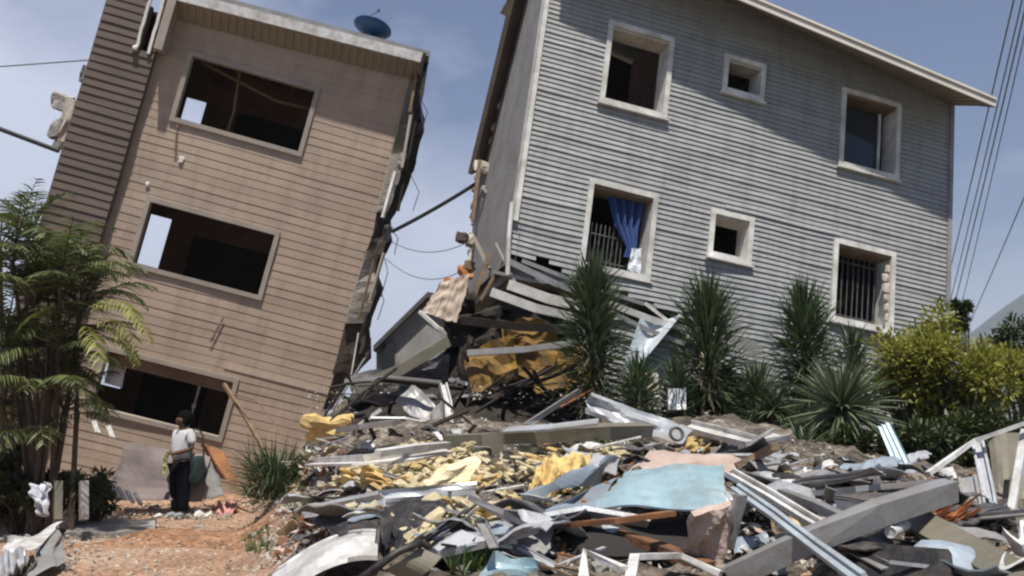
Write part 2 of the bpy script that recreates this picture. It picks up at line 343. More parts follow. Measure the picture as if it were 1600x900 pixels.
# ------------------------------------------------------------------ wall builders (local: x along the wall, y into the house, z up)
def clap(W0, W1, vtop, vbot, pitch, lip, holes, y0=0, du=.22, warp=None):
    b = MB(); vt = max(vtop(W0), vtop(W1)); vb = min(vbot(W0 + (W1-W0)*i/40) for i in range(41))
    k = math.floor(vb/pitch)
    wz = warp or (lambda u, v: (0, 0, 0))
    def P(u, y, v):
        d = wz(u, v); return (u+d[0], y0+y+d[1], v+d[2])
    us0 = [W0 + (W1-W0)*i/max(1, round((W1-W0)/du)) for i in range(max(1, round((W1-W0)/du))+1)]
    while k*pitch < vt:
        z0 = k*pitch; z1 = z0+pitch; cuts = sorted({z0, z1} | {z for h in holes for z in (h[2], h[3]) if z0+.003 < z < z1-.003})
        # each board is a little different
        jl = lip*(1+.35*noise.noise(V((k*.77, W0, 2)))); off = .004*noise.noise(V((k*3.1, 5, W0)))
        for a, c in zip(cuts, cuts[1:]):
            us = sorted(set(us0) | {u for h in holes for u in (h[0], h[1]) if W0 < u < W1 and h[2] < (a+c)/2 < h[3]})
            for u0, u1 in zip(us, us[1:]):
                if u1-u0 < 1e-4: continue
                um = (u0+u1)/2; zm = (a+c)/2
                if any(h[0] < um < h[1] and h[2] < zm < h[3] for h in holes): continue
                if zm < vbot(um): continue
                t0, t1 = vtop(u0), vtop(u1)
                if a >= max(t0, t1): continue
                bi = math.floor((um + 3.7*abs(noise.noise(V((k*.9, 3.3, W1)))))/2.1); q_ = noise.noise(V((bi*7.3+k*1.9, 2.2, 1)))
                o2 = off + .003*q_ - (.02 if q_ > .60 else 0); l2 = jl*(1 + .4*abs(q_)) + (.010 if q_ < -.56 else 0)
                ya = -l2*(1-(a-z0)/pitch)+o2; yc = -l2*(1-(c-z0)/pitch)+o2
                b.quad(P(u0, ya, min(a, t0)), P(u1, ya, min(a, t1)), P(u1, yc, min(c, t1)), P(u0, yc, min(c, t0)))
                if a == z0: b.quad(P(u0, .012, a), P(u1, .012, a), P(u1, ya, a), P(u0, ya, a))
        k += 1
    return b
def slab(axis, U0, U1, vtop, vbot, holes, t0, t1, du=.3, mapf=None):
    """wall plate with real openings; axis 'x' runs along x (thickness in y), axis 'y' the other way"""
    b = MB(); us = sorted({U0, U1} | {U0+(U1-U0)*i/max(1, round((U1-U0)/du)) for i in range(max(1, round((U1-U0)/du))+1)} | {u for h in holes for u in h[:2] if U0 < u < U1})
    vmin = min(vbot(u) for u in us); vmax = max(vtop(u) for u in us)
    vs = sorted({vmin, vmax} | {vmin+(vmax-vmin)*i/max(1, round((vmax-vmin)/du)) for i in range(max(1, round((vmax-vmin)/du))+1)} | {v for h in holes for v in h[2:] if vmin < v < vmax})
    def act(i, j):
        if not (0 <= i < len(us)-1 and 0 <= j < len(vs)-1): return False
        um = (us[i]+us[i+1])/2; vm = (vs[j]+vs[j+1])/2
        if any(h[0] < um < h[1] and h[2] < vm < h[3] for h in holes): return False
        return vbot(um) < vm and vs[j] < min(vtop(us[i]), vtop(us[i+1]))
    def P(u, t, v):
        v = min(v, vtop(u)); return (u, t, v) if axis == 'x' else (t, u, v)
    for i in range(len(us)-1):
        for j in range(len(vs)-1):
            if not act(i, j): continue
            a, c, d, e = us[i], us[i+1], vs[j], vs[j+1]
            b.quad(P(a,t0,d), P(c,t0,d), P(c,t0,e), P(a,t0,e)); b.quad(P(a,t1,d), P(a,t1,e), P(c,t1,e), P(c,t1,d))
            if not act(i-1, j): b.quad(P(a,t0,d), P(a,t0,e), P(a,t1,e), P(a,t1,d))
            if not act(i+1, j): b.quad(P(c,t0,d), P(c,t1,d), P(c,t1,e), P(c,t0,e))
            if not act(i, j-1): b.quad(P(a,t0,d), P(a,t1,d), P(c,t1,d), P(c,t0,d))
            if not act(i, j+1): b.quad(P(a,t0,e), P(c,t0,e), P(c,t1,e), P(a,t1,e))
    return b
def frame(b, h, w, y0, y1, warp=None, sill=0):
    u0, u1, v0, v1 = h
    n = len(b.v)
    b.box((u0-w, y0, v0-w), (u0, y1, v1+w)); b.box((u1, y0, v0-w), (u1+w, y1, v1+w))
    b.box((u0, y0+.002, v1), (u1, y1-.002, v1+w)); b.box((u0, y0-sill, v0-w), (u1, y1-.002, v0))
    if sill: b.box((u0-w-.03, y0-sill-.02, v0-w-.035), (u1+w+.03, y0+.03, v0-w-.003))
    if warp: 
        for i in range(n, len(b.v)):
            d = warp(b.v[i].x, b.v[i].z); b.v[i] = b.v[i] + V(d)
def inset(h, w): return (h[0]+w, h[1]-w, h[2]+w, h[3]-w)

# ------------------------------------------------------------------ the grey house
gh = empty('grey_house', GREY, 'tilted grey clapboard house with two upper storeys on a crushed ground floor', 'house')
GW = 7.83
g_top = lambda u: 4.50 - .17*u
g_bot0 = [(0, -1.5), (.6, -1.42), (1.1, -1.58), (2.0, -1.66), (2.6, -1.80), (3.1, -1.98), (3.6, -2.3), (4.03, -2.62), (4.6, -2.9), (5, -3.6), (8, -3.6)]
g_bot = lambda u: interp(g_bot0, u) + .06*noise.noise(V((u*6, 0, 0)))
def g_warp(u, v):                                   # the lower left of the cladding has buckled
    a = sst(.2, -1.7, v)
    return (0, -.05*a*math.sin(u*2.2+v*2)-.012*noise.noise(V((u*1.5, v*5, 1))), -.10*a*sst(3.6, .2, u)*u*.35 + .010*noise.noise(V((u*1.1, v*2.3, 4))))
gwin = [('tl', (1.134, 2.271, 1.361, 2.80)), ('tm', (3.258, 3.993, 2.133, 2.80)), ('tr', (5.553, 6.711, 1.361, 2.80)),
        ('bl', (1.134, 2.271, -1.386, 0.0)), ('bm', (3.258, 3.993, -.776, 0.0)), ('br', (5.553, 6.711, -1.386, 0.0))]
gholes = [inset(h, .05) for _, h in gwin]
clap(0, GW, g_top, g_bot, .086, .019, [h for _, h in gwin], warp=g_warp).build('front_siding', M_['grey_siding'], gh)
slab('x', 0.02, GW-.02, lambda u: g_top(u)-.01, lambda u: g_bot(u)+.12, gholes, .03, .17).build('front_wall', M_['stucco'], gh)
side_back = [(-1.6, 2.7), (-.6, 2.8), (.3, 3.0), (.7, 3.1), (1.5, 2.45), (2.2, 2.2), (3.0, 2.0), (4.2, 1.95), (5, 1.9)]
# left end wall: its far edge is torn, so build it in rows
b = MB(); zs = [-1.62 + .16*i for i in range(40)]
for z in zs:
    if z > 4.35: break
    ye = interp(side_back, z+.08) + .14*noise.noise(V((z*3.1, 2, 0))); z1 = min(z+.16, 4.42)
    for i in range(8):
        ya, yb = .0 + ye*i/8, ye*(i+1)/8
        zb0 = z if z > -1.6 else z + .5*(ya/2.8)**1.2
        b.quad((-.012, ya, z), (-.012, ya, z1), (-.012, yb, z1), (-.012, yb, z)); b.quad((.12, ya, z), (.12, yb, z), (.12, yb, z1), (.12, ya, z1))
    b.quad((-.012, ye, z), (-.012, ye, z1), (.12, ye, z1), (.12, ye, z))
b.build('end_wall', M_['stucco'], gh)
b = MB(); b.box((-.04, -.05, -.95), (.055, -.032, 4.4)); b.box((-.045, -.05, -.95), (-.02, .06, 4.4)); b.build('corner_trim', M_['trim'], gh)
b = MB(); b.box((GW-.05, -.045, -3.6), (GW+.03, .02, 3.1)); b.build('corner_trim', M_['stucco'], gh)
slab('y', 0.02, 3.2, lambda u: 3.0, lambda u: -3.6, [], GW-.14, GW-.01).build('end_wall', M_['stucco'], gh)
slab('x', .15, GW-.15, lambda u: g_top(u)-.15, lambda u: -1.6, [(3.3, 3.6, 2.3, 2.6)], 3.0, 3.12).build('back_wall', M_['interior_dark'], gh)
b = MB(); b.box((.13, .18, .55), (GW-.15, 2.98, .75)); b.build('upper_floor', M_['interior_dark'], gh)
b = MB(); b.box((.13, .18, -1.75), (GW-.15, 2.98, -1.58)); b.build('lower_floor', M_['concrete'], gh)
b = MB(); b.box((2.7, .18, -1.57), (2.8, 2.98, .54)); b.box((2.7, .18, .76), (2.8, 2.98, 3.9)); b.box((4.7, .18, -1.57), (4.8, 2.98, .54)); b.box((4.7, .18, .76), (4.8, 2.98, 3.6)); b.build('partition', M_['interior'], gh)
# roof: slab, cream fascia, ribbed soffit
def ov(u): return .62 + .045*u                        # the verge stands out further towards the right
def rz(u, y):
    a = 4.62 - .168*u; b_ = 3.95 - .144*u
    return lerp(a, b_, min(1.2, -y/ov(u))) if y < 0 else a - .04*y
rf = MB(); U0, U1, Y0, Y1 = -.02, GW+.05, -1.0, 3.4
n = 20
def rquad(b, us, ys, dz, th):
    for ua, ub in zip(us, us[1:]):
        for ya, yb in zip(ys, ys[1:]):
            b.quad(*[(u, y, rz(u, y)+dz+th) for u, y in ((ua,ya),(ub,ya),(ub,yb),(ua,yb))]); b.quad(*[(u, y, rz(u, y)+dz) for u, y in ((ua,yb),(ub,yb),(ub,ya),(ua,ya))])
def rslab(U0, U1, Y0, Y1, z0, z1):
    b = MB()
    for ya, yb in ((Y0, 0), (0, Y1)):
        if yb > ya: b.loft([[(u, y, rz(u, y)+z) for u, y in ((U0,ya and ya*ov(U0) if ya < 0 else ya),(U1,ya*ov(U1) if ya < 0 else ya),(U1,yb),(U0,yb))] for z in (z0, z1)])
    return b
roof = rslab(U0, U1, Y0, Y1, -.06, .0).build('roof', M_['steel'], gh)
b = MB()
for z0, z1, yy in ((-.135, -.025, 0), (-.022, .02, -.03)):
    b.loft([[(u, -ov(u)+y, rz(u, -ov(u))+z) for u, y in ((U0-.02, -.03+yy), (U1+.02, -.03+yy), (U1+.02, -.003), (U0-.02, -.003))] for z in (z0, z1)])
b.build('fascia', M_['fascia'], roof)
b = MB()
for ya, yb in ((Y0, 0), (0, Y1)): b.loft([[(u, y, rz(u, y)+z) for u, y in ((U1+.003, ya*ov(U1) if ya < 0 else ya), (U1+.05, ya*ov(U1) if ya < 0 else ya), (U1+.05, yb), (U1+.003, yb))] for z in (-.13, .01)])
b.build('eave_board', M_['dark_wood'], roof)
b = MB(); k = 0; u = U0+.03
while u < U1-.03:                                    # ribbed soffit boards, real grooves; drops towards its outer edge
    z = lambda uu, y: rz(uu, y) - .12 - .06*(1+y/ov(uu))
    zz = 0 if k % 2 else -.016
    u2 = min(u+.085, U1-.03)
    b.loft([[(u, .01-ov(u), z(u,.01-ov(u))+zz+q), (u2, .01-ov(u2), z(u2,.01-ov(u2))+zz+q), (u2, -.005, z(u2,0)+zz+q), (u, -.005, z(u,0)+zz+q)] for q in (0, .02)])
    u = u2; k += 1
b.build('soffit', M_['soffit'], roof)
b = rslab(GW+.04, U1, 0, Y1, -.15, -.13); b.build('soffit', M_['soffit'], roof)
# torn roof edge hanging along the left end
b = MB()
A = inv(GREY, at(737, 275, 17.3)); Bp = inv(GREY, at(850, -195, 15.6)); A2 = inv(GREY, at(768, 266, 17.9)); B2 = inv(GREY, at(893, -190, 16.2))
b.sheet([Bp, B2, A2, A], nu=6, nv=22, th=.10, amp=.03, jag=.01, seed=3); b.build('hanging_roof_edge', M_['soffit_dark'], roof)
# windows
for key, h in gwin:
    b = MB(); hi = inset(h, .06); frame(b, hi, .085, -.055, .36, warp=(lambda u, v: (lambda d: (0, 0, d[2]))(g_warp(u, v))), sill=.02)
    wf = b.build('window_frame', M_['trim'], gh)
    # brown wooden head of the reveal
    b = MB(); b.box((hi[0]+.003, -.02, hi[3]-.05), (hi[1]-.003, .34, hi[3]-.003)); b.build('head_board', M_['plaster'] if key in ('tl', 'tm', 'bm') else M_['wood'], wf)
    if key == 'tr':
        b = MB(); b.box((hi[0]+.03, .27, hi[2]+.03), (hi[1]-.16, .28, hi[3]-.08)); b.build('pane', M_['glass'], wf)
        b = MB(); b.box((hi[1]-.16, .25, hi[2]), (hi[1]-.11, .30, hi[3]-.06)); b.box((hi[0], .25, hi[2]), (hi[0]+.03, .30, hi[3]-.06)); b.box((hi[0]+.03, .25, hi[2]), (hi[1]-.16, .30, hi[2]+.03)); b.build('sash', M_['trim'], wf)
    if key in ('br', 'bl'):
        b = MB(); nb = 9; hh = hi[3] if key == 'br' else hi[2]+.75
        for i in range(nb):
            u = lerp(hi[0]+.06, hi[1]-(.14 if key == 'br' else .35), i/(nb-1)); b.tube([(u, .22, hi[2]), (u+.01*rnd.uniform(-1,1), .215, (hi[2]+hh)/2), (u, .22, hh-.02)], .011, 5)
        for z in (hi[2]+.12, hh-.2): b.tube([(hi[0]+.01, .22, z), (hi[1]-.1, .22, z)], .012, 5)
        b.build('window_bars', M_['dark_steel'], wf)
# siding strip that has slipped round the lower-right window, broken trim
b = MB()
for i in range(7): b.chunk((6.60+.05*rnd.random(), .02, -1.30+.17*i), .07+.04*rnd.random(), i, (1, .5, 1.3), 1)
b.build('cracked_render', M_['plaster'], gh)
# boards and laths torn loose under the facade
tb = [((-.05,-.12,-1.62),(1.5,-.20,-1.95),.09),((.0,-.2,-2.0),(1.25,-.28,-2.12),.15),((-.25,-.25,-2.18),(1.1,-.3,-2.32),.13),((.2,-.05,-1.55),(2.4,-.15,-1.86),.06),
      ((1.3,-.15,-1.9),(3.3,-.2,-2.15),.10),((1.5,-.2,-2.05),(2.9,-.22,-2.35),.07),((-.2,.0,-1.8),(.9,-.1,-1.78),.05),((2.2,-.16,-1.83),(3.9,-.14,-2.6),.05)]
for i, (a, c, hgt) in enumerate(tb):
    b = MB(); a = V(a); c = V(c); m = (a+c)/2 + V((0, -.04, -.05)); b.beam([a, m, c], .03, hgt, .15, 'box'); b.build('torn_board', M_['trim'] if i in (1,2,4,7) else M_['steel'], gh)
b = MB(); b.sheet([inv(GREY, at(px, py, y)) for px, py, y in ((1000,497,15.0),(1066,490,15.1),(1010,560,14.7),(966,596,14.6))], nu=10, nv=14, th=.012, bend=-.16, curl=.10, amp=.03); b.build('peeled_panel', M_['pale_blue_white'], gh)
b = MB(); b.sheet([(3.0,-.1,-2.0),(3.7,-.12,-2.25),(3.55,-.12,-3.0),(2.9,-.1,-2.85)], nu=8, nv=8, th=.02, amp=.06, jag=.06); b.build('exposed_backing', M_['steel'], gh)
clap(1.75, 3.05, lambda u: -2.02-.22*(u-1.75), lambda u: -3.5, .09, .028, [], y0=-.03, warp=lambda u, v: (.05*(v+2), -.10*math.sin((u-1.75)*2.2)-.05*(v+2), -.10*(u-1.75))).build('slipped_siding', M_['grey_siding'], gh)
b = MB()
for i in range(26):
    x = 3.15+.25*rnd.random(); b.tube([(x, -.25, -2.25-.3*rnd.random()), (x+.06*rnd.uniform(-1,1), -.33, -2.7), (x+.1*rnd.uniform(-1,1), -.35, -3.05)], .012, 4)
b.build('frayed_fibres', M_['tarp'], gh)
# crushed ground floor
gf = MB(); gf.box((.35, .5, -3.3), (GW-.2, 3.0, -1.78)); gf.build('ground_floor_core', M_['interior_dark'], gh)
oc = [([(728,535),(800,522),(815,590),(742,616)],14.5,.10),([(795,525),(872,512),(872,580),(800,598)],14.6,.1),([(775,498),(850,494),(872,528),(790,548)],14.8,.12),([(862,530),(925,535),(935,602),(868,604)],14.6,.1),([(722,560),(760,556),(772,606),(738,622)],14.3,.04),([(825,570),(885,560),(895,612),(835,618)],14.4,.04)]
for i, (c, y, am) in enumerate(oc):
    pts = [inv(GREY, at(px, py, y+.18*(k in (0,1)))) for k, (px, py) in enumerate(c)]
    b = MB(); b.sheet(pts, nu=6, nv=5, th=.06, amp=am*1.6, freq=3.2, jag=.14, seed=i+20); b.build('crushed_wall', M_['ochre'], gh)
for i, (a, c, y, wd) in enumerate([((730,552),(905,535),14.3,.07),((720,500),(900,515),14.5,.09),((800,610),(925,560),14.2,.04),((905,505),(930,600),14.35,.06)]):
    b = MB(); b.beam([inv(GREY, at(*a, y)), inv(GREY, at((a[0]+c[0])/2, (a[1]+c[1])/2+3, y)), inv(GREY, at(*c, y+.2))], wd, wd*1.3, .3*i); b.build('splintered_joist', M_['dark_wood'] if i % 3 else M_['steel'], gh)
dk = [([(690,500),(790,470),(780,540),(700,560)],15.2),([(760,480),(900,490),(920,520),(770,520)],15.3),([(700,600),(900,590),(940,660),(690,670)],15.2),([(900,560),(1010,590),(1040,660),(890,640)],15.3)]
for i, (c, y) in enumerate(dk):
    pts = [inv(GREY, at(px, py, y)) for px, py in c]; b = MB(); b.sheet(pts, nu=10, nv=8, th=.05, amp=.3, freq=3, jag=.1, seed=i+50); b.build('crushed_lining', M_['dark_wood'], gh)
# laths, pipes, torn plaster on the left end
for i in range(15):
    z = -.75 + .19*i; ye = interp(side_back, z); b = MB()
    b.chunk((-.02+.05*rnd.random(), ye+.05*rnd.uniform(-1,1), z+.05*rnd.random()), .07+.08*rnd.random(), i+3, (.9, 1.1, .9), 2); b.build('torn_wall_chunk', M_['plaster'], gh)
b = MB(); b.tube([inv(GREY, at(800,316,14.6)), inv(GREY, at(795,372,14.55)), inv(GREY, at(793,430,14.55))], .035, 8); b.build('drain_pipe', M_['trim'], gh)
for (a, c, d, wd) in ((( 735,395), (728,440), 16.5, .05), ((765,395),(735,480),15.6,.06), ((790,400),(750,470),15.3,.06), ((750,250),(738,345),17,.06), ((775,380),(812,455),15,.05), ((740,370),(765,420),15.8,.08)):
    b = MB(); b.beam([inv(GREY, at(*a, d)), inv(GREY, at(*c, d-.2))], wd, wd*.6); b.build('broken_stud', M_['wood'] if wd == .06 else M_['trim_beige'], gh)
for (px, py, y, r, mk) in ((752,262,17.2,.17,'plaster'), (722,372,17.2,.14,'bark'), (760,300,17.0,.13,'concrete'), (728,425,16.3,.16,'orange'), (718,455,16.2,.18,'plaster'), (700,440,16.5,.09,'orange'), (735,415,16.0,.12,'wood')):
    b = MB(); b.chunk(inv(GREY, at(px, py, y)), r, px, (1.1, .7, .9), 2, .6); b.build('wall_fragment', M_[mk], gh)
# blue curtain
b = MB(); hi = inset(gwin[3][1], .06)
rings = []
for i in range(33):
    t = i/32; u = lerp(hi[0]+.30, hi[1]-.05, t); fold = .05*math.sin(t*26); pinch = .0
    rings.append([(u, .16+fold, hi[3]-.05), (lerp(u, hi[1]-.22, .35), .15+fold*.9, hi[3]-.5), (lerp(u, hi[1]-.15, .72), .12+fold*.5, hi[3]-.85), (lerp(u, hi[1]-.22, .75), .10+fold*.4, hi[3]-1.02)])
b.loft(rings, cap=False, closed=False)
cur = b.build('curtain', M_['curtain'], None, smooth=True, world=False)
cur.matrix_world = GREY; tag(cur, 'blue curtain bunched aside in the barred window of the grey house', 'curtain')
b = MB(); b.sheet([(hi[1]-.24,.05,hi[2]+.40),(hi[1]-.08,.03,hi[2]+.43),(hi[1]-.06,.0,hi[2]+.0),(hi[1]-.30,.0,hi[2]+.0)], nu=8, nv=8, th=.008, amp=.05, freq=3, jag=.05)
o = b.build('cloth', M_['cloth_white'], None, world=False); o.matrix_world = GREY; tag(o, 'white cloth scraps snagged on the sill below the blue curtain', 'cloth')

# ------------------------------------------------------------------ the brown house
bh = empty('brown_house', BROWN, 'three storey brown clapboard house leaning hard to the right with glassless windows', 'house')
BW = 5.70
b_top = lambda u: 6.22 + .035*u
b_bot = lambda u: -3.2
edge_cut = [(-3.2, 5.55), (-.1, 5.66), (.9, 5.70), (1.8, 5.60), (2.6, 5.66), (3.8, 5.62), (4.7, 5.66), (6.6, 5.74)]
bwin = [(1.636, 4.036, 4.319, 5.601), (1.636, 4.036, 1.554, 2.802), (1.636, 4.036, -1.116, 0.0)]
bh_holes = [inset(h, .03) for h in bwin]
def b_warp(u, v): return (0, -.02*noise.noise(V((u*.9, v*1.2, 3))), .014*noise.noise(V((u*.7, v*1.6, 8))))
def pale_edge(u, v): return (.08*noise.noise(V((v*2.3, 0, 1)))*sst(5.3, 5.7, u), b_warp(u, v)[1], b_warp(u, v)[2])
clap(1.07, BW, b_top, b_bot, .152, .006, bwin, warp=pale_edge, du=.25).build('front_siding', M_['brown_siding'], bh)
# left wing stands a little forward, roof shade painted into its darker boards
slit = (.74, .97, 5.36, 7.2)
wing_top = lambda u: 7.2
clap(0, 1.07, wing_top, b_bot, .15, .018, [slit], y0=-.16, du=.2, warp=b_warp).build('wing_siding', M_['brown_shaded'], bh)
b = MB(); b.box((1.045, -.15, -3.2), (1.07, .0, 7.2)); b.box((-.02, -.14, -3.2), (.0, 3.0, 6.4)); b.build('wing_return', M_['brown_shaded'], bh)
slab('x', .02, BW-.02, b_top, b_bot, bh_holes + [slit], .03, .16).build('front_wall', M_['interior'], bh)
b = MB()
zz = [5.33+.14*i for i in range(12)]
for u0, sgn in ((slit[0], -1), (slit[1], 1)):
    pts = [(u0 + sgn*.0 + .03*noise.noise(V((z*5, sgn, 0))), -.20, z) for z in zz]; b.beam(pts, .05, .06)
b.chunk((.73,-.22,5.36), .06, 2); b.build('torn_frame', M_['trim'], bh)
b = MB(); b.box((1.09, -.42, 5.42), (1.24, -.02, 7.2)); b.build('pilaster', M_['trim_beige'], bh)
for i, h in enumerate(bwin):
    b = MB(); hi = inset(h, .05); frame(b, hi, .085, -.045, .14); b.build('window_frame', M_['trim_beige'], bh)
# back wall with openings, black boxes painting the doorways dark, floors, ceilings with joists
bk = [(1.02, 1.46, 4.80, 5.32), (.98, 1.44, 1.62, 2.70), (.95, 1.38, -1.02, -.24)]
doors = [(2.15, 3.9, 3.3, 5.3), (1.95, 4.0, .55, 2.5), (1.75, 3.1, -2.0, -.1), (4.2, 5.2, .55, 2.5)]
slab('x', .0, 5.62, b_top, b_bot, bk+doors, 3.0, 3.1).build('back_wall', M_['interior'], bh)
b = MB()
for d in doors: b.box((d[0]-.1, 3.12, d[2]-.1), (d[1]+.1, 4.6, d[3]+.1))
b.build('doorway_dark', M_['interior_dark'], bh)  # near-black fill painting the darkness beyond each doorway
for z in (-.28, 2.93): 
    b = MB(); b.box((.0, .17, z), (5.6, 2.98, z+.2)); b.build('floor', M_['interior'], bh)
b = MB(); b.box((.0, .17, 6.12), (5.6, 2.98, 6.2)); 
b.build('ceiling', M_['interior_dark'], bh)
b = MB()
for i in range(9): b.box((.2+.6*i, .2, 5.92), (.28+.6*i, 2.97, 6.11))
b.build('ceiling_joists', M_['ply'], bh)
b = MB(); b.tube([(1.7,.6,5.62),(3.2,.9,5.35),(4.3,1.0,5.42)], .035); b.tube([(2.4,.7,5.9),(2.5,.8,4.9),(2.48,.8,4.2)], .03); b.build('loose_beam', M_['wood'], bh)
b = MB(); b.box((3.25, .9, -1.6), (3.29, .94, -.1)); b.chunk((3.3, .7, -.72), .05, 3); b.build('hanging_pipe', M_['trim'], bh)
b = MB(); b.sheet([inv(BROWN, at(px, py, 18.3)) for px, py in ((176,540),(202,546),(190,606),(163,598))], nu=4, nv=24, th=.02, ribs=11, ribdir=1, rib_h=.015); b.build('louvre_shutter', M_['white'], bh)
b = MB(); b.box((.0, .17, -3.2), (.1, 2.98, 6.1)); b.build('end_wall', M_['interior'], bh)
# right end: torn side wall in dark pieces
sil = [(92,668),(110,668),(130,657),(160,655),(185,664),(205,663),(225,655),(245,652),(280,642),(300,634),(325,624),(342,612),(352,606),(372,616),(392,606),(410,592),(430,592),(452,600),(480,588),(505,578),(530,580),(560,580),(580,560),(600,545),(640,520)]
edg = [(92,652),(120,645),(250,612),(320,594),(360,588),(420,567),(480,549),(560,530),(640,506)]
def strip(py0, py1, d0, d1, mk, f0=0.0, f1=1.0, nm='torn_end_wall', seed=0):
    b = MB(); py = py0
    while py < py1:
        py2 = min(py+16, py1); L0 = interp(edg, py)-3; L1 = interp(edg, py2)-3; e = 3*noise.noise(V((py*.05, seed, 0)))
        R0 = L0+(interp(sil, py)-L0)*f1+e; R1 = L1+(interp(sil, py2)-L1)*f1+e; l0 = L0+(R0-L0)*f0; l1 = L1+(R1-L1)*f0
        q = [inv(BROWN, at(*p)) for p in ((l0,py,d0),(R0,py,d1),(R1,py2,d1),(l1,py2,d0))]
        b.loft([q, [p+V((-.02,.22,0)) for p in q]]); py = py2
    b.build(nm, M_[mk], bh)
strip(92, 345, 18.0, 18.7, 'dark_wood', 0, 1.0, seed=1); strip(345, 400, 17.8, 18.1, 'black', 0, 1.0, seed=2); strip(400, 640, 17.9, 18.2, 'bark', .1, 1.0, seed=3)
strip(118, 250, 17.8, 18.2, 'olive', 0, .55, 'torn_render', 4); strip(240, 330, 17.7, 17.9, 'plaster', 0, .55, 'torn_render', 5); strip(392, 505, 17.6, 17.9, 'plaster', 0, .78, 'torn_render', 6); strip(505, 585, 17.7, 18.0, 'bark', 0, .8, 'torn_render', 7)
for i, (px, py, y, r, mk) in enumerate(((626,252,17.9,.15,'plaster'), (604,365,17.6,.15,'black'), (594,388,17.6,.14,'bark'), (657,200,18.2,.10,'dark_steel'), (556,545,17.7,.13,'bark'), (664,104,18.2,.09,'dark_wood'))):
    b = MB(); b.chunk(inv(BROWN, at(px, py, y)), r, i+2, (.7,.8,1.4), 2, .6); b.build('wall_fragment', M_[mk], bh)
for i, (a, c, d, wd, mk) in enumerate([((652,110),(640,175),17.8,.05,'wood'),((642,180),(628,262),17.7,.05,'trim_beige'),((650,190),(622,330),18.0,.04,'dark_wood'),((618,268),(598,340),17.6,.06,'trim'),((600,395),(578,470),17.5,.05,'trim_beige'),((585,405),(560,500),17.6,.04,'wood'),((572,500),(540,595),17.6,.05,'dark_wood'),((655,140),(662,205),18.2,.03,'steel'),((560,520),(548,590),17.5,.03,'trim')]):
    b = MB(); b.beam([inv(BROWN, at(*a, d)), inv(BROWN, at(*c, d))], wd, wd*.8, .2*i); b.build('exposed_stud', M_[mk], bh)
for i, (a, m_, c) in enumerate([((655,150),(668,175),(660,200)),((640,270),(655,300),(645,330)),((606,350),(622,372),(616,398)),((600,400),(606,425),(598,455)),((590,440),(600,470),(590,500))]):
    b = MB(); b.tube([inv(BROWN, at(*a, 18.0)), inv(BROWN, at(*m_, 18.0)), inv(BROWN, at(*c, 18.0))], .010, 4); b.build('hanging_wire', M_['cable'], bh)
# roof
rb = MB(); rb.box((1.2, -.34, 6.66), (5.86, 3.2, 6.76)); 
for i in range(len(rb.v)): rb.v[i].z += .03*rb.v[i].x - .13
roof = rb.build('roof', M_['steel'], bh)
b = MB(); b.box((1.2, -.42, 6.46), (5.74, -.342, 6.64))
for v in b.v: v.z += .035*v.x - .13
b.build('fascia', M_['white'], roof)
b = MB(); k = 0; u = 1.2
while u < 5.72:
    zz = .018*(k % 2); c_ = .035*u-.13+zz; b.loft([[(u,-.34,6.44+c_+q),(u+.075,-.34,6.44+c_+q),(u+.075,-.025,6.20+c_+q),(u,-.025,6.20+c_+q)] for q in (0,.03)]); u += .075; k += 1
b.build('soffit', M_['soffit'], roof)
b = MB(); b.box((5.745, -.44, 6.30), (5.80, .9, 6.72)); b.build('end_board', M_['dark_wood'], roof)
# wreckage on the left edge
for (px, py, y, r, mk, sq) in ((98,160,18.2,.27,'concrete',(1,.7,.8)), (92,200,18.2,.26,'concrete',(.7,.7,1.2)), (108,190,18.0,.34,'plaster',(.55,.6,1.6)), (130,115,18.1,.14,'stucco',(.5,.6,1.6)), (92,225,18.2,.16,'concrete',(.8,.6,.9))):
    b = MB(); b.chunk(inv(BROWN, at(px, py, y)), r, px, sq, 2, .7); b.build('wall_fragment', M_[mk], bh)
# stains and small holes
b = MB(); b.chunk((2.0,-.03,3.65), .06, 3, (1,.25,1.3)); b.build('knocked_hole', M_['trim'], bh)
b = MB(); b.chunk((1.55,-.03,3.05), .05, 5, (1,.25,1)); b.build('knocked_hole', M_['trim'], bh)
b = MB(); b.sheet([(1.75,-.035,4.25),(1.78,-.035,4.25),(1.9,-.035,3.7),(1.86,-.035,3.7)], nu=2, nv=10, th=.004, amp=.02, freq=8); b.build('crack', M_['interior'], bh)
b = MB(); b.sheet([(3.48,-.04,1.05),(3.52,-.04,1.07),(3.42,-.04,.55),(3.38,-.04,.55)], nu=2, nv=10, th=.004, amp=.02, freq=8)
b.build('crack', M_['interior'], bh)

# dish on the brown roof
dp = BROWN @ V((4.72, .1, 6.64)); root = empty('satellite_dish', dp, 'dark blue satellite dish on the roof edge of the brown house', 'satellite dish')
b = MB(); rings = []
ax = V((.25, .2, 1)).normalized(); t1 = ax.cross(V((0,1,0))).normalized(); t2 = ax.cross(t1); ctr = V((.05, -.05, .34))
for r_, d in ((.01, 0), (.12, .012), (.22, .045), (.31, .09), (.37, .13), (.365, .145), (.22, .065), (.01, .02)): rings.append([ctr + ax*(d-.06) + (t1*math.cos(a*math.pi/12)+t2*math.sin(a*math.pi/12)*1.0)*r_ for a in range(24)])
b.loft(rings, cap=False); b.build('dish', M_['dish'], root, smooth=True)
b = MB(); b.tube([(0,0,-.02), (.02,0,.2), ctr-ax*.05], .022); b.tube([(-.1,0,.0),(.12,0,.0)], .03); b.build('mount', M_['dish'], root)
b = MB(); b.tube([ctr+t1*.33+ax*.07, ctr+ax*.45], .009); b.chunk(ctr+ax*.47, .035, 2); b.build('feed_arm', M_['dark_steel'], root)

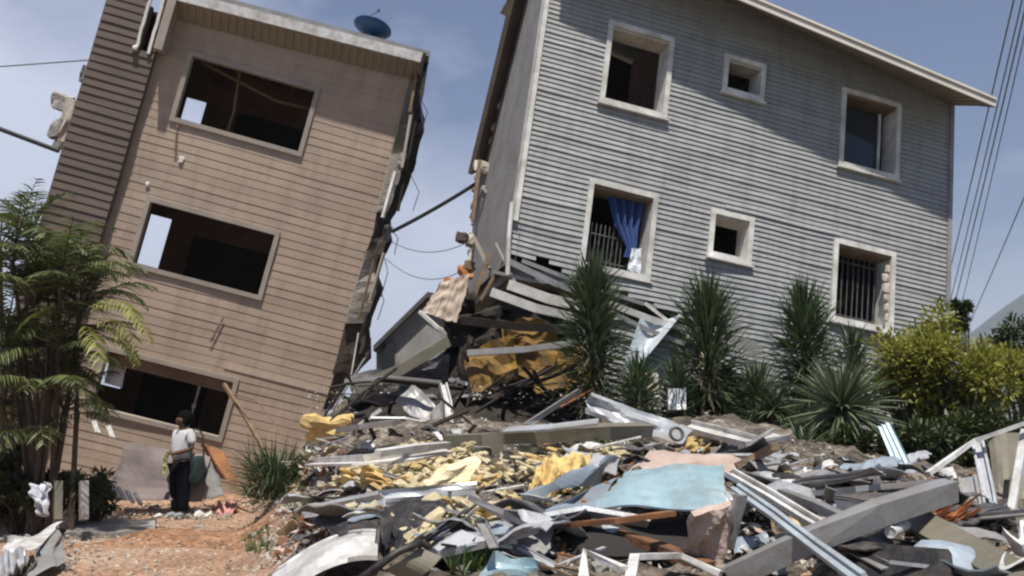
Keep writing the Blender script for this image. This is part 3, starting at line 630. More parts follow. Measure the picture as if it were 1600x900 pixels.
# ------------------------------------------------------------------ far house in the gap
o = at(650, 560, 30); fh = empty('far_house', V((o.x, 30, 0)), 'small dark grey house seen far off between the two leaning houses', 'house')
def fl(px, py, y): return at(px, py, y) - V((o.x, 30, 0))
b = MB(); P = [fl(588,545,30), fl(668,470,30.5), fl(705,475,30.5), fl(720,620,30.5), fl(588,620,30)]
b.loft([P, [p+V((.0,5,0)) for p in P]]); b.build('wall', M_['stucco'], fh)
b = MB(); a1, a2 = fl(583,548,29.6), fl(668,464,30.1); a3 = fl(712,470,30.1)
b.loft([[a1, a2, a3, a3+V((0,0,.13)), a2+V((0,0,.16)), a1+V((0,0,.16))], [q+V((0,5.6,0)) for q in [a1, a2, a3, a3+V((0,0,.13)), a2+V((0,0,.16)), a1+V((0,0,.16))]]]); b.build('roof', M_['dark_steel'], fh)
b = MB(); q = fl(612,560,29.9); b.box((q.x-.25, q.y-.08, q.z-.4), (q.x+.1, q.y+.2, q.z+.45)); b.build('window', M_['glass'], fh)

# ------------------------------------------------------------------ debris pieces
def piece(name, label, cat, mk, make, group=None, smooth=False):
    b = MB(); make(b); return tag(b.build(name, M_[mk], None, smooth=smooth), label, cat, group)
def hq(pts, lift=.1):                                # image corners laid on the heap, each with its own height above it
    return [hit(p[0], p[1], p[2] if len(p) > 2 else lift) for p in pts]
def SH(name, label, cat, mk, pts, **k):
    lift = k.pop('lift', .12); return piece(name, label, cat, mk, lambda b: b.sheet(hq(pts, lift), **k))
def BM(name, label, cat, mk, pts, w, h, prof='box', roll=0, lift=.1, th=.012): return piece(name, label, cat, mk, lambda b: b.beam(hq(pts, lift), w, h, roll, prof, th))
def DP(pts): return [at(*p) for p in pts]
SH('blue_roofing_sheet', 'pale blue ribbed metal sheet lying flat in the middle of the rubble', 'metal sheet', 'blue', [(978,742,.28),(1130,731,.30),(1137,804,.22),(926,800,.20)], nu=24, nv=10, th=.012, amp=.05, ribs=5, rib_h=.015, ribdir=1, seed=1, bend=.03)
SH('blue_roofing_offcut', 'shade toned blue grey sheet folded under the left end of the pale blue sheet', 'metal sheet', 'blue_grey', [(850,800,.10),(960,745,.22),(925,806,.12),(860,812,.04)], nu=10, nv=6, th=.012, amp=.12, jag=.05, seed=2)  # shadow on the folded end put into the blue grey colour
BM('boxed_gutter', 'long dull grey boxed gutter across the top of the heap', 'gutter', 'olive', [(785,681),(860,679),(945,674),(1010,672)], .14, .12, 'box', .25, .22)
BM('gutter_lid', 'light strip lying along the top of the grey boxed gutter', 'metal strip', 'pale_steel', [(790,672),(860,668),(935,659)], .16, .02, 'box', .3, .34)
SH('bent_grey_sheet', 'bent pale grey metal sheet sloping down to the right near the heap top', 'metal sheet', 'pale_steel', [(922,612,.55),(1085,672,.22),(1062,694,.10),(915,646,.32)], nu=16, nv=6, th=.012, amp=.15, freq=3, seed=4, jag=.02)
def ring(b, c, r, t, ax):
    a1 = ax.orthogonal().normalized(); a2 = ax.cross(a1)
    b.tube([c + (a1*math.cos(k*math.pi/9)+a2*math.sin(k*math.pi/9))*r for k in range(19)], t, 6)
piece('pipe_collar', 'small round metal collar on the lower end of the bent grey sheet', 'collar', 'dark_steel', lambda b: ring(b, hit(1057,678,.30), .055, .014, V((.2,-1,.25)).normalized()))
BM('white_gutter', 'white curved gutter under the spiky plants right of the bent sheet', 'gutter', 'white', [(1072,664),(1120,676),(1175,690),(1222,678)], .20, .06, 'U', .3, .2)
SH('pink_plasterboard', 'broad pinkish plasterboard slab behind the pale blue sheet', 'plasterboard', 'pink', [(1015,702,.18),(1190,712,.15),(1128,742,.12),(962,750,.12)], nu=16, nv=8, th=.03, amp=.06, jag=.06, seed=5)
SH('pale_fold_sheet', 'pale lilac metal sheet above the long grey fold in mid heap', 'metal sheet', 'pale_steel', [(878,699,.22),(968,716,.26),(960,742,.22),(905,722,.2)], nu=10, nv=5, th=.01, amp=.05, seed=6)
SH('grey_fold_sheet', 'long blue grey sheet folded diagonally beside the yellow foam', 'metal sheet', 'blue_grey', [(890,748,.20),(968,718,.28),(935,752,.15),(806,802,.10)], nu=14, nv=5, th=.012, amp=.12, bend=.05, seed=7)
SH('light_metal_strip', 'wide pale grey metal strip across the left of the heap', 'metal sheet', 'pale_steel', [(590,766,.22),(745,752,.22),(742,777,.12),(600,790,.12)], nu=14, nv=5, th=.012, amp=.06, seed=8)
SH('light_metal_tail', 'narrow pale tongue of sheet metal pointing at the orange soil', 'metal sheet', 'pale_steel', [(480,790,.18),(600,764,.22),(604,792,.12),(462,812,.06)], nu=12, nv=4, th=.012, amp=.08, seed=9, jag=.04)
piece('white_trim_rail', 'white curved trim rail lying low in front of the dark cavity', 'trim rail', 'white', lambda b: b.beam(hq([(484,722),(560,719),(640,712),(700,700)], .22), .12, .07, .2, 'L', .02))
piece('white_trim_rail', 'upper thin white rail ending at the foot of the white post', 'trim rail', 'white', lambda b: b.beam(hq([(590,708),(650,699),(700,695)], .28), .06, .05, .2, 'box'))
piece('white_post', 'bowed white post standing in front of the dark cavity', 'post', 'white', lambda b: b.beam(DP([(692,600,12.3),(700,630,12.2),(703,665,12.1),(700,708,12.0)]), .09, .07, .2, 'U', .015))
SH('grey_panel_square', 'square dull grey panel leaning in the dark cavity left of the white post', 'panel', 'steel', [], ) if False else None
piece('grey_wall_panel', 'diamond shaped grey panel leaning left of the white post', 'panel', 'steel', lambda b: b.sheet(DP([(645,598,13.3),(690,640,13.1),(662,668,12.9),(617,628,13.2)]), nu=6, nv=6, th=.03, amp=.06, jag=.04))
piece('grey_wall_panel', 'narrow grey panel standing close behind the white post', 'panel', 'stucco', lambda b: b.sheet(DP([(672,650,12.8),(692,618,12.8),(690,660,12.7),(677,682,12.6)]), nu=6, nv=6, th=.02, amp=.05))
piece('white_lath', 'short white lath propped low in the dark cavity', 'lath', 'white', lambda b: b.beam(DP([(560,665,12.8),(595,640,12.9)]), .05, .04))
BM('grey_plank', 'weathered grey plank at the left mouth of the dark cavity', 'plank', 'steel', [(540,671),(575,665),(620,660)], .22, .05, 'box', .1, .35)
BM('dark_roof_beam', 'dark box beam lying right of the white post', 'beam', 'olive', [(705,696),(765,694),(770,694)], .2, .2, 'box', .1, .12)
piece('long_dark_beam', 'long dark beam sloping up to the right below the far house', 'beam', 'olive', lambda b: b.beam(DP([(556,608,14.4),(625,578,14.6),(700,533,15.0)]), .10, .16))
piece('long_grey_beam', 'grey beam spanning the gap just above the leaning panels', 'beam', 'steel', lambda b: b.beam(DP([(540,596,14.0),(610,590,13.9),(690,598,13.8)]), .1, .06))
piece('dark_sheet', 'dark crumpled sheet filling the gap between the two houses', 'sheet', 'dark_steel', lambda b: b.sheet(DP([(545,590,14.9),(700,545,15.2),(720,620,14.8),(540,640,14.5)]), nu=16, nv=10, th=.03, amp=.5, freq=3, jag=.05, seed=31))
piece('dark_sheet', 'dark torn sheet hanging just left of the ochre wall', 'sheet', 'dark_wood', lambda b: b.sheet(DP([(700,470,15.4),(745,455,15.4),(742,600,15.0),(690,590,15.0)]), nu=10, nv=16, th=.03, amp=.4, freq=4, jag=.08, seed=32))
piece('beige_tarpaulin', 'beige tarpaulin hanging torn beside the broken left end of the grey house', 'tarpaulin', 'tarp', lambda b: b.sheet(DP([(688,442,15.0),(738,424,14.8),(714,508,14.8),(658,487,15.0)]), nu=26, nv=22, th=.008, amp=.05, freq=5, jag=.05, seed=33, ribs=6, rib_h=.015))
piece('white_fascia_strip', 'pale edge strip along the foot of the beige tarpaulin', 'strip', 'trim', lambda b: b.beam(DP([(656,487,15.8),(684,512,15.6),(700,520,15.5)]), .06, .05))
piece('thin_rod', 'thin dark rod leaning right of the foot of the brown house', 'rod', 'dark_steel', lambda b: b.tube(DP([(505,655,16.6),(530,610,16.4),(548,585,16.2)]), .022))
piece('thin_rod', 'pale thin rod leaning between brown house and dark cavity', 'rod', 'pale_steel', lambda b: b.tube(DP([(520,640,16.0),(545,600,15.9),(570,560,15.8)]), .02))
piece('slanted_prop', 'long wooden prop slanting down from the lowest window of the brown house', 'prop', 'wood', lambda b: b.beam(DP([(350,600,16.9),(385,655,16.5),(412,702,16.0)]), .06, .05))
piece('bent_reed', 'thin bent brown stalk arching over the grass clump', 'stalk', 'wood', lambda b: b.tube(DP([(365,616,16.6),(400,625,16.2),(425,655,15.8),(445,690,15.5)]), [.014,.012,.01,.008]))
SH('grey_shingle', 'pair of thin dark laths poking out behind the boxed gutter', 'lath', 'steel', [(820,662,.35),(905,607,.55),(910,612,.5),(832,664,.3)], nu=6, nv=2, th=.03)
SH('rusty_pink_board', 'upright crumbling pink board under the right end of the pale blue sheet', 'board', 'pink', [(1084,806,.36),(1150,790,.38),(1132,886,.05),(1070,876,.05)], nu=8, nv=10, th=.04, amp=.06, freq=3, jag=.03, seed=12)
SH('clear_plastic_strip', 'white torn strip right of the crumbling pink board', 'strip', 'white', [(1143,770,.5),(1158,775,.5),(1140,858,.1),(1126,858,.1)], nu=3, nv=10, th=.01, amp=.1, seed=13)
BM('rusty_beam', 'long rusty orange beam slanting below the pale blue sheet', 'beam', 'rust', [(868,812,.1),(950,832,.12),(1030,858,.1),(1108,888,.05)], .10, .07)
BM('rusty_lath', 'short orange brown lath above the long rusty beam', 'lath', 'ply', [(888,820,.2),(960,814,.25),(1050,802,.28)], .06, .03)
SH('hollow_shade_sheet', 'black sheet added for the shade in the hollow below the pale blue sheet', 'sheet', 'interior_dark', [(860,820,.07),(1075,808,.09),(1070,872,.07),(900,866,.05)], nu=8, nv=6, th=.02, amp=.05)  # stands for the hollow's shade, put in as a black colour
BM('white_angle_frame', 'left white angle iron at the bottom centre edge', 'angle iron', 'white', [(912,905,.1),(914,862,.16),(975,890,.12)], .05, .03)
BM('white_angle_frame', 'right white angle iron framing a black box at the bottom centre', 'angle iron', 'white', [(985,905,.12),(992,870,.18),(1060,868,.16),(1125,896,.1)], .05, .03)
SH('blue_offcut', 'small pale blue offcut at the bottom edge left of centre', 'metal sheet', 'blue', [(768,868,.12),(845,872,.12),(838,902,.05),(745,905,.05)], nu=10, nv=5, th=.012, amp=.06, seed=14)
BM('grey_board', 'pale grey board pointing right above the car wing', 'board', 'pale_steel', [(672,862,.12),(740,842,.18),(822,822,.2)], .16, .04, 'box', .25)
BM('grey_board', 'thin grey bar crossing above the pale grey board', 'bar', 'steel', [(735,776,.3),(780,800,.25),(824,826,.2)], .05, .03)
# right pile
piece('box_girder', 'big grey box girder rising to the right across the lower right heap', 'girder', 'steel', lambda b: b.beam(hq([(1140,902,.16),(1250,850,.24),(1370,802,.30),(1484,766,.34)], .3), .10, .115, .12))
piece('girder_arm', 'thin grey arm running back from the top of the box girder', 'girder', 'steel', lambda b: b.beam(hq([(1225,776,.08),(1340,764,.18),(1480,752,.30)]), .035, .035))
SH('dark_triangle_sheet', 'dark grey sheet inside the triangle of the girder frame', 'sheet', 'dark_steel', [(1232,778,.07),(1462,757,.26),(1400,790,.16),(1330,812,.06)], nu=12, nv=5, th=.015, amp=.05)
BM('grey_bar', 'grey bar crossing under the left of the girder frame', 'bar', 'steel', [(1222,770,.2),(1280,792,.22),(1334,818,.22)], .06, .05)
SH('flat_grey_sheet', 'flat grey sheet behind the girder frame', 'metal sheet', 'steel', [(1240,752,.22),(1365,730,.32),(1382,742,.28),(1232,768,.15)], nu=12, nv=4, th=.012, amp=.05, ribs=2, ribdir=1)
BM('white_gutter_length', 'long white gutter running down from the pale blue sheet to the girder', 'gutter', 'white', [(1140,738,.34),(1200,772,.30),(1255,806,.26),(1292,828,.22)], .07, .04, 'U', .3, .3)
BM('pale_blue_gutter', 'long pale blue channel running to the bottom edge across the girder', 'gutter', 'pale_blue_white', [(1150,762,.30),(1210,804,.32),(1270,850,.36),(1345,905,.40)], .06, .035, 'U', .5, .3, .02)
piece('white_rail_arch', 'bent white rail arching at the right edge', 'rail', 'white', lambda b: b.beam(DP([(1450,740,8.4),(1490,712,8.5),(1524,688,8.5),(1560,676,8.4),(1608,659,8.3)]), .05, .035))
piece('leaning_upright', 'pair forming pale grey channel leaning at the right pile', 'upright', 'pale_steel', lambda b: b.beam(DP([(1528,690,8.6),(1545,770,8.3),(1556,840,8.0)]), .10, .05, .3, 'U', .02))
piece('leaning_upright', 'wider grey channel directly left of the tallest leaning channel', 'upright', 'steel', lambda b: b.beam(DP([(1512,745,8.3),(1522,800,8.1),(1535,835,7.9)]), .14, .05, .3, 'U', .02))
piece('leaning_upright', 'thin white upright touching the right edge of the picture', 'upright', 'white', lambda b: b.beam(DP([(1602,672,8.4),(1590,745,8.2),(1575,828,8.0)]), .06, .04))
piece('grey_sheet_edge', 'grey sheet behind the thin white upright at the right edge', 'metal sheet', 'olive', lambda b: b.sheet(DP([(1545,690,9.0),(1620,662,8.9),(1620,820,8.5),(1560,835,8.5)]), nu=8, nv=8, th=.012, amp=.1))
SH('white_bowl', 'white moulded plastic piece at the lower right corner', 'plastic piece', 'white', [(1572,832,.30),(1610,822,.35),(1612,866,.2),(1578,858,.15)], nu=8, nv=6, th=.03, amp=.08, bend=.05)
SH('white_bowl', 'lower white moulded piece cut by the right edge', 'plastic piece', 'white', [(1566,868,.22),(1612,880,.25),(1612,910,.1),(1575,905,.1)], nu=8, nv=6, th=.03, amp=.08, bend=.05)
BM('olive_plank', 'wide olive plank sloping down to the lower right corner', 'plank', 'olive', [(1425,808,.20),(1500,850,.18),(1600,905,.16)], .15, .03, 'box', .5)
SH('black_cabinet_door', 'large black panel low in the rubble right of bottom centre', 'panel', 'black', [(1335,846,.20),(1482,858,.24),(1488,912,.14),(1300,912,.10)], nu=6, nv=5, th=.03)
piece('grey_post_stub', 'short grey post stub beside the large black panel', 'post', 'steel', lambda b: b.beam(DP([(1484,852,6.1),(1484,915,6.05)]), .09, .09))
piece('pipe_end', 'cut end of a white pipe poking out above the black panel', 'pipe', 'white', lambda b: (b.tube([hit(1392,832,.2), hit(1392,832,.2)+V((.16,.22,.02))], .028, 14), ring(b, hit(1392,832,.2), .027, .006, V((-.6,-.8,0)).normalized())))
piece('blue_ribbed_panel', 'pale blue ribbed panel standing below the yellow green bush', 'metal sheet', 'blue', lambda b: b.sheet(DP([(1372,668,9.6),(1390,660,9.6),(1424,728,9.3),(1402,740,9.3)]), nu=10, nv=8, th=.015, ribs=3, rib_h=.02))
SH('rust_crumbs', 'orange rusty scrap behind the end of the big girder', 'scrap', 'orange', [(1440,806,.15),(1500,798,.2),(1516,822,.1),(1450,830,.08)], nu=12, nv=8, th=.03, amp=.3, freq=6, jag=.15)
SH('yellow_board', 'small dirty yellow board under the long white gutter', 'board', 'foam', [(1232,806,.1),(1262,812,.1),(1270,832,.05),(1236,828,.05)], nu=5, nv=4, th=.04, amp=.05)
piece('white_fitting', 'grey fitting box standing behind the bent pale grey sheet', 'fitting', 'pale_steel', lambda b: b.sheet(DP([(1044,608,12.9),(1072,606,12.9),(1072,640,12.8),(1044,640,12.8)]), nu=4, nv=4, th=.14, amp=.03))
piece('cream_post', 'cream post stub behind the bent pale grey sheet', 'post', 'plaster', lambda b: b.beam(DP([(1018,585,13.2),(1022,642,13.0)]), .16, .1))
BM('brown_stick', 'brown broken branch left of the small spiky clump', 'stick', 'wood', [(1150,728,.2),(1185,712,.28),(1212,698,.34)], .07, .05)
# white car wing with black wheel arch seal, bottom centre left
root0 = hit(560, 880, .1)
root = empty('car_wing', root0, 'white curved car wing with black rubber edging at the bottom left of the heap', 'car wing')
def wing(b):
    rows = []
    for j in range(7):
        t = j/6; row = []
        for i in range(15):
            s_ = i/14; px = lerp(425, 590, s_); py = lerp(905, 838, math.sin(s_*math.pi*.55)) + t*45 - 8
            row.append(hit(px, py, .20 + .10*math.sin(t*math.pi*.5)*math.sin(s_*math.pi) - .08*t))
        rows.append(row)
    for j in range(6):
        for i in range(14): b.quad(rows[j][i], rows[j][i+1], rows[j+1][i+1], rows[j+1][i])
    b.tube(rows[0], .014, 5)
b = MB(); wing(b); rebase(b, root0).build('wing_panel', M_['white'], root, smooth=True)
b = MB(); b.tube([hit(562,906,.22), hit(592,884,.27), hit(622,862,.30), hit(655,848,.30), hit(668,852,.22)], .018, 8); rebase(b, root0).build('rubber_edge', M_['black'], root, smooth=True)
b = MB(); b.sheet([hit(600,890,.2), hit(655,855,.25), hit(690,870,.18), hit(640,912,.1)], nu=8, nv=6, th=.01, bend=.04); rebase(b, root0).build('inner_panel', M_['olive'], root)
SH('black_plastic_liner', 'crumpled black plastic liner above the white car wing', 'plastic liner', 'black', [(578,846,.18),(612,828,.24),(636,842,.2),(600,868,.1)], nu=10, nv=8, th=.01, amp=.22, freq=4, jag=.08)
SH('lilac_crumpled_sheet', 'crumpled pale lilac foil above the grey board', 'foil', 'pale_steel', [(636,850,.2),(700,812,.2),(742,790,.22),(712,842,.14)], nu=16, nv=10, th=.008, amp=.3, freq=6, jag=.08, seed=17)
SH('concrete_slab', 'thin concrete slab lying in the yard left of the person', 'concrete slab', 'concrete', [(108,812,.16),(245,808,.14),(246,830,.06),(100,834,.08)], nu=14, nv=5, th=.10, amp=.05, jag=.04)
SH('white_scrap_sheet', 'bright white crumpled sheet at the lower left corner', 'metal sheet', 'white', [(6,846,.25),(102,812,.35),(60,858,.2),(0,866,.15)], nu=12, nv=8, th=.01, amp=.12, jag=.08, seed=15)
SH('grey_scrap_sheet', 'grey sheet under the white crumpled sheet at lower left', 'metal sheet', 'stucco', [(50,862,.2),(100,815,.3),(104,880,.1),(40,906,.05)], nu=10, nv=8, th=.01, amp=.15, jag=.06, seed=16)
SH('white_scrap_low', 'pale rubble sheet cut by the lower left corner', 'metal sheet', 'pale_steel', [(-10,862,.16),(50,865,.15),(40,900,.1),(-10,905,.1)], nu=10, nv=8, th=.02, amp=.25, freq=5, jag=.1, seed=18)
def sheetc(pts, **k): return lambda b: b.sheet(DP(pts), **k)
piece('plywood_sheet', 'curved orange brown plywood sheet leaning behind the person', 'plywood', 'ply', sheetc([(312,694,17.3),(350,706,17.2),(376,762,16.9),(346,750,17.0)], nu=10, nv=10, th=.02, bend=.18, amp=.08, jag=.05))
piece('grey_slab', 'light grey slab fragment leaning right behind the person', 'slab', 'stucco', sheetc([(318,715,17.0),(340,725,17.0),(350,775,16.8),(318,782,16.8)], nu=6, nv=6, th=.05, amp=.06, jag=.05))
piece('grey_base_sheet', 'large smooth mauve grey sheet leaning on the foot of the brown house', 'sheet', 'lilac', sheetc([(196,690,16.9),(330,712,17.0),(318,785,16.7),(165,780,16.6)], nu=12, nv=8, th=.04, amp=.12, jag=.05, seed=41))
piece('pink_cloth', 'pink cloth lying on the ground right of the person', 'cloth', 'cloth_pink', lambda b: b.sheet(hq([(340,786,.10),(372,782,.12),(372,800,.04),(336,804,.04)]), nu=12, nv=8, th=.01, amp=.15, freq=5, jag=.06), smooth=True)
piece('pale_scrap', 'cream crumpled scrap on the ground right beside the feet of the person', 'scrap', 'trim', lambda b: b.sheet(hq([(302,797,.08),(330,792,.10),(334,806,.03),(304,810,.03)]), nu=8, nv=6, th=.02, amp=.1, jag=.1))
piece('hanging_cloth', 'white cloth draped over a stub post under the left palms', 'cloth', 'cloth_white', lambda b: b.sheet(DP([(50,758,13.2),(78,754,13.2),(74,808,13.1),(58,806,13.1)]), nu=12, nv=10, th=.01, amp=.3, freq=4, jag=.04), smooth=True)
piece('stub_post', 'short pale post beside the thin palm trunk', 'post', 'concrete', lambda b: b.beam(DP([(131,752,13.4),(131,812,13.3)]), .10, .10))
piece('stub_post', 'short greenish post next to the white draped cloth', 'post', 'olive', lambda b: b.beam(DP([(91,752,13.4),(90,812,13.3)]), .10, .08))
piece('broken_rail', 'broken white louvre row on the ground left of the person', 'louvre', 'white', lambda b: [b.beam(DP([(172+i*13, 757+i*4.5, 15.6), (182+i*13, 777+i*4, 15.5)]), .06, .03) for i in range(4)])
piece('white_flake', 'two white flakes stuck on the brown wall right of the thin trunk', 'flake', 'white', lambda b: [b.sheet(DP([(x,y,16.9),(x+9,y,16.9),(x+17,y+20,16.8),(x+8,y+20,16.8)]), nu=3, nv=5, th=.02, jag=.1) for x, y in ((141,656),(164,664))])
piece('foam_lump', 'large orange yellow foam lump at the left mouth of the cavity', 'foam', 'foam', lambda b: b.chunk(at(514,668,12.9), .26, 9, (1.2,.7,.62), 3, .7, 1.1))
piece('foam_slab', 'flat rectangular pale yellow foam slab left of centre', 'foam', 'foam_pale', lambda b: b.sheet(hq([(700,733,.25),(752,722,.25),(735,750,.15),(666,760,.12)]), nu=8, nv=5, th=.08, amp=.04, jag=.05))
piece('foam_lump', 'torn yellow foam mat right of the flat foam slab', 'foam', 'foam', lambda b: b.sheet(hq([(850,715,.25),(930,706,.28),(890,745,.2),(812,776,.12)]), nu=24, nv=14, th=.10, amp=.13, freq=6, jag=.06, seed=22))
piece('foam_lump', 'bright orange foam heap left of the flat foam slab', 'foam', 'foam', lambda b: b.sheet(hq([(540,732,.2),(582,728,.25),(600,756,.12),(528,758,.1)]), nu=16, nv=10, th=.10, amp=.14, freq=5, jag=.08, seed=23))

# ---- repeats: foam chunks, concrete chunks, splinters, metal offcuts: one of each kind, then copies
def protos(kind, n):
    out = []
    for i in range(n):
        b = MB()
        if kind == 'foam': b.chunk((0,0,0), 1, i*3+1, (1.15, .8, .38), 3, .7, 1.3, .5)
        elif kind == 'conc': b.chunk((0,0,0), 1, i*5+2, (1, .8, .6), 2, .3)
        elif kind == 'plank': b.beam([(-1,0,0),(0,.02*i,.03),(1,0,0)], .09+.03*i, .04)
        elif kind == 'strip': b.beam([(-1,0,0),(-.2,.05,.08*i),(1,-.04,0)], .12+.05*i, .06, .2*i, 'L', .02)
        else: b.sheet([(-1,-.6,0),(1,-.7,.05),(.9,.6,0),(-1,.7,.1)], nu=8, nv=6, th=.03, amp=.35, freq=2, jag=.07, seed=i)
        me = bpy.data.meshes.new(kind); me.from_pydata(b.v, [], b.f); me.update(); out.append(me)
    return out
COLN = dict(black='black', blue='pale blue', rust='rust red', blue_grey='bluish', foam='yellow', foam_pale='yellow', concrete='grey', plaster='cream', wood='brown', dark_wood='blackish', ply='orange brown', pale_steel='pale silver', steel='mid grey', white='white', stucco='dull grey', dark_steel='dark', pink='pinkish', olive='olive')
MARKS = {(500,870):'the white car wing',(1040,770):'the pale blue sheet',(1215,780):'the long white gutter',(1330,830):'the big grey girder',(1400,890):'the large black panel',(1540,770):'the leaning channels',(1400,710):'the ribbed blue panel',(880,680):'the boxed gutter',(1000,650):'the bent grey sheet',(705,745):'the flat foam slab',(870,740):'the torn foam mat',(700,650):'the white post',(430,760):'the grass clump',(280,795):'the person',(175,825):'the concrete slab',(50,860):'the crumpled white sheet',(650,775):'the wide grey strip',(980,850):'the rusty beam',(1080,725):'the pink plasterboard',(590,715):'the white trim rail',(750,850):'the pale grey board',(820,600):'the ochre wall',(1520,870):'the olive plank',(1340,775):'the dark triangle sheet',(380,840):'the orange soil',(600,820):'the crumpled black liner'}
def near(px, py): return MARKS[min(MARKS, key=lambda q: (q[0]-px)**2 + (q[1]-py)**2)]
KEEP = [(900,722,1150,895), (520,715,965,770), (420,825,700,905), (770,655,1100,690), (620,745,760,790)]
def scatter(kind, name, mats, n, region, size, label, cat, group, tilt=.6, lift=.05):
    ms = []
    for mk in mats:
        for me in protos(kind, 3):
            me.materials.append(M_[mk]); ms.append(me)
    first = None
    for i in range(n):
        rg = region[i % len(region)]
        px = rnd.uniform(rg[0], rg[2]); py = rnd.uniform(rg[1], rg[3])
        if name in ('sheet_fragment', 'long_channel', 'metal_scrap'):
            while any(a <= px <= c and b_ <= py <= d for a, b_, c, d in KEEP): px = rnd.uniform(480, 1590); py = rnd.uniform(700, 890)
        p = hit(px, py, lift)
        o = bpy.data.objects.new(name, rnd.choice(ms)) if first is None else first.copy()
        if first is None: first = o
        o.data = rnd.choice(ms); S.collection.objects.link(o)
        s_ = rnd.uniform(*size); o.location = p; o.scale = (s_,)*3 if kind in ('foam', 'conc', 'bit') else (s_, s_*rnd.uniform(.7,1.3), s_)
        o.rotation_euler = (rnd.uniform(-tilt, tilt), rnd.uniform(-tilt, tilt), rnd.uniform(0, 6.28))
        cn_ = COLN[o.data.materials[0].name and next(k for k, v in M_.items() if v == o.data.materials[0])]; tag(o, label.replace('COL', cn_) + ' near ' + near(px, py), cat, group.replace('COL', cn_))
CEN = [(530,735,800,765), (560,780,780,850), (790,700,960,790), (620,700,760,740)]
EDGE = [(440,720,540,800),(400,790,560,870),(470,700,540,740)]
HEAP = [(480,705,1220,800), (650,760,1300,895), (1180,730,1590,890), (800,690,1200,740)]
LEFT = [(20,800,430,840), (0,820,120,890), (150,790,360,812), (380,770,480,800)]
scatter('foam', 'foam_chunk', ['foam_pale'], 190, CEN, (.03, .105), 'small pale yellow foam chunk loose in the rubble', 'foam chunk', 'small pale yellow foam chunks in the rubble', lift=.07)
scatter('foam', 'foam_crumb', ['foam'], 70, CEN+[(1190,735,1230,765),(1040,690,1120,705)], (.03, .10), 'small orange yellow foam chunk loose in the rubble', 'foam chunk', 'small orange yellow foam chunks in the rubble', lift=.07)
scatter('conc', 'concrete_chunk', ['concrete', 'plaster'], 120, HEAP+LEFT, (.025, .08), 'small COL chunk of broken masonry on the ground', 'masonry chunk', 'COL broken masonry chunks')
scatter('plank', 'wood_splinter', ['wood', 'dark_wood', 'ply'], 90, HEAP+[(500,600,760,700),(740,600,930,660)], (.12, .34), 'short COL splintered board in the rubble', 'splintered board', 'COL splintered boards in the rubble', .45)
scatter('strip', 'metal_offcut', ['pale_steel', 'steel', 'white'], 66, HEAP+[(500,640,700,700)], (.10, .34), 'short COL metal strip in the rubble', 'metal strip', 'COL metal strips in the rubble', .45)
scatter('bit', 'torn_scrap', ['pale_steel', 'stucco', 'white', 'dark_steel', 'pink'], 56, HEAP+[(520,620,760,700)], (.05, .16), 'small COL torn scrap of sheet in the rubble', 'torn scrap', 'COL torn scraps in the rubble', .5)
scatter('bit', 'yard_scrap', ['white', 'concrete', 'olive'], 46, LEFT+[(100,780,300,800)], (.04, .12), 'small COL torn scrap lying in the earth yard', 'torn scrap', 'COL scraps in the yard', .4, .03)
scatter('plank', 'dark_board', ['dark_wood'], 50, [(520,590,920,695)], (.2, .6), 'COL board lying in the dark cavity', 'dark board', 'COL boards in the cavity', .7)  # boards in one dark tone for the cavity
scatter('bit', 'metal_scrap', ['pale_steel', 'steel', 'dark_steel', 'white', 'blue_grey'], 60, [(980,690,1590,800), (640,760,1000,890), (1150,790,1600,890)], (.07, .16), 'larger bent COL metal scrap in the rubble', 'metal scrap', 'larger COL metal scraps', .5)
scatter('bit', 'edge_scrap', ['white', 'stucco', 'pink', 'foam_pale', 'dark_steel'], 45, EDGE, (.06, .16), 'small COL scrap at the heap edge', 'scrap', 'COL scraps at the heap edge', .5)
scatter('conc', 'edge_stone', ['concrete', 'rust', 'plaster'], 60, EDGE, (.03, .09), 'small COL chunk at the heap edge', 'masonry chunk', 'COL chunks at the heap edge', .5)
scatter('bit', 'sheet_fragment', ['pale_steel', 'white', 'steel', 'blue_grey', 'stucco', 'dark_steel', 'black'], 46, [(700,800,900,890), (520,800,640,830), (960,690,1250,740), (1120,720,1420,770), (1120,740,1420,775), (1300,780,1590,890), (1180,730,1400,790)], (.14, .34), 'flat COL sheet fragment on the heap', 'sheet fragment', 'flat COL sheet fragments', .28, .12)  # dark and black ones added to stand for shadowed gaps in the heap
scatter('strip', 'long_channel', ['pale_steel', 'white', 'steel', 'pale_steel'], 20, [(700,780,900,850), (900,690,1250,740), (1120,715,1420,770), (1250,770,1590,890), (540,610,760,690)], (.22, .5), 'long COL metal channel lying across the heap', 'metal channel', 'long COL metal channels', .22, .14)
# uncountable crumbs
b = MB(); r2 = random.Random(3)
for i in range(13000):
    rg = r2.choice(HEAP+CEN+LEFT+[(100,820,450,900)]+EDGE+[(480,600,940,700), (900,640,1600,720)]); p = hit(r2.uniform(rg[0], rg[2]), r2.uniform(rg[1], rg[3]), .045); s_ = r2.uniform(.006, .035)
    n0 = len(b.v)
    for _ in range(4): b.v.append(p + V((r2.uniform(-1,1), r2.uniform(-1,1), r2.uniform(-.6,1)))*s_)
    for f in ((0,1,2),(0,2,3),(0,3,1),(1,3,2)): b.f.append(tuple(n0+k for k in f))
o = b.build('rubble_crumbs', M_['plaster']); tag(o, 'fine pale crumbs of rubble strewn over the heap and yard', 'rubble', kind='stuff')

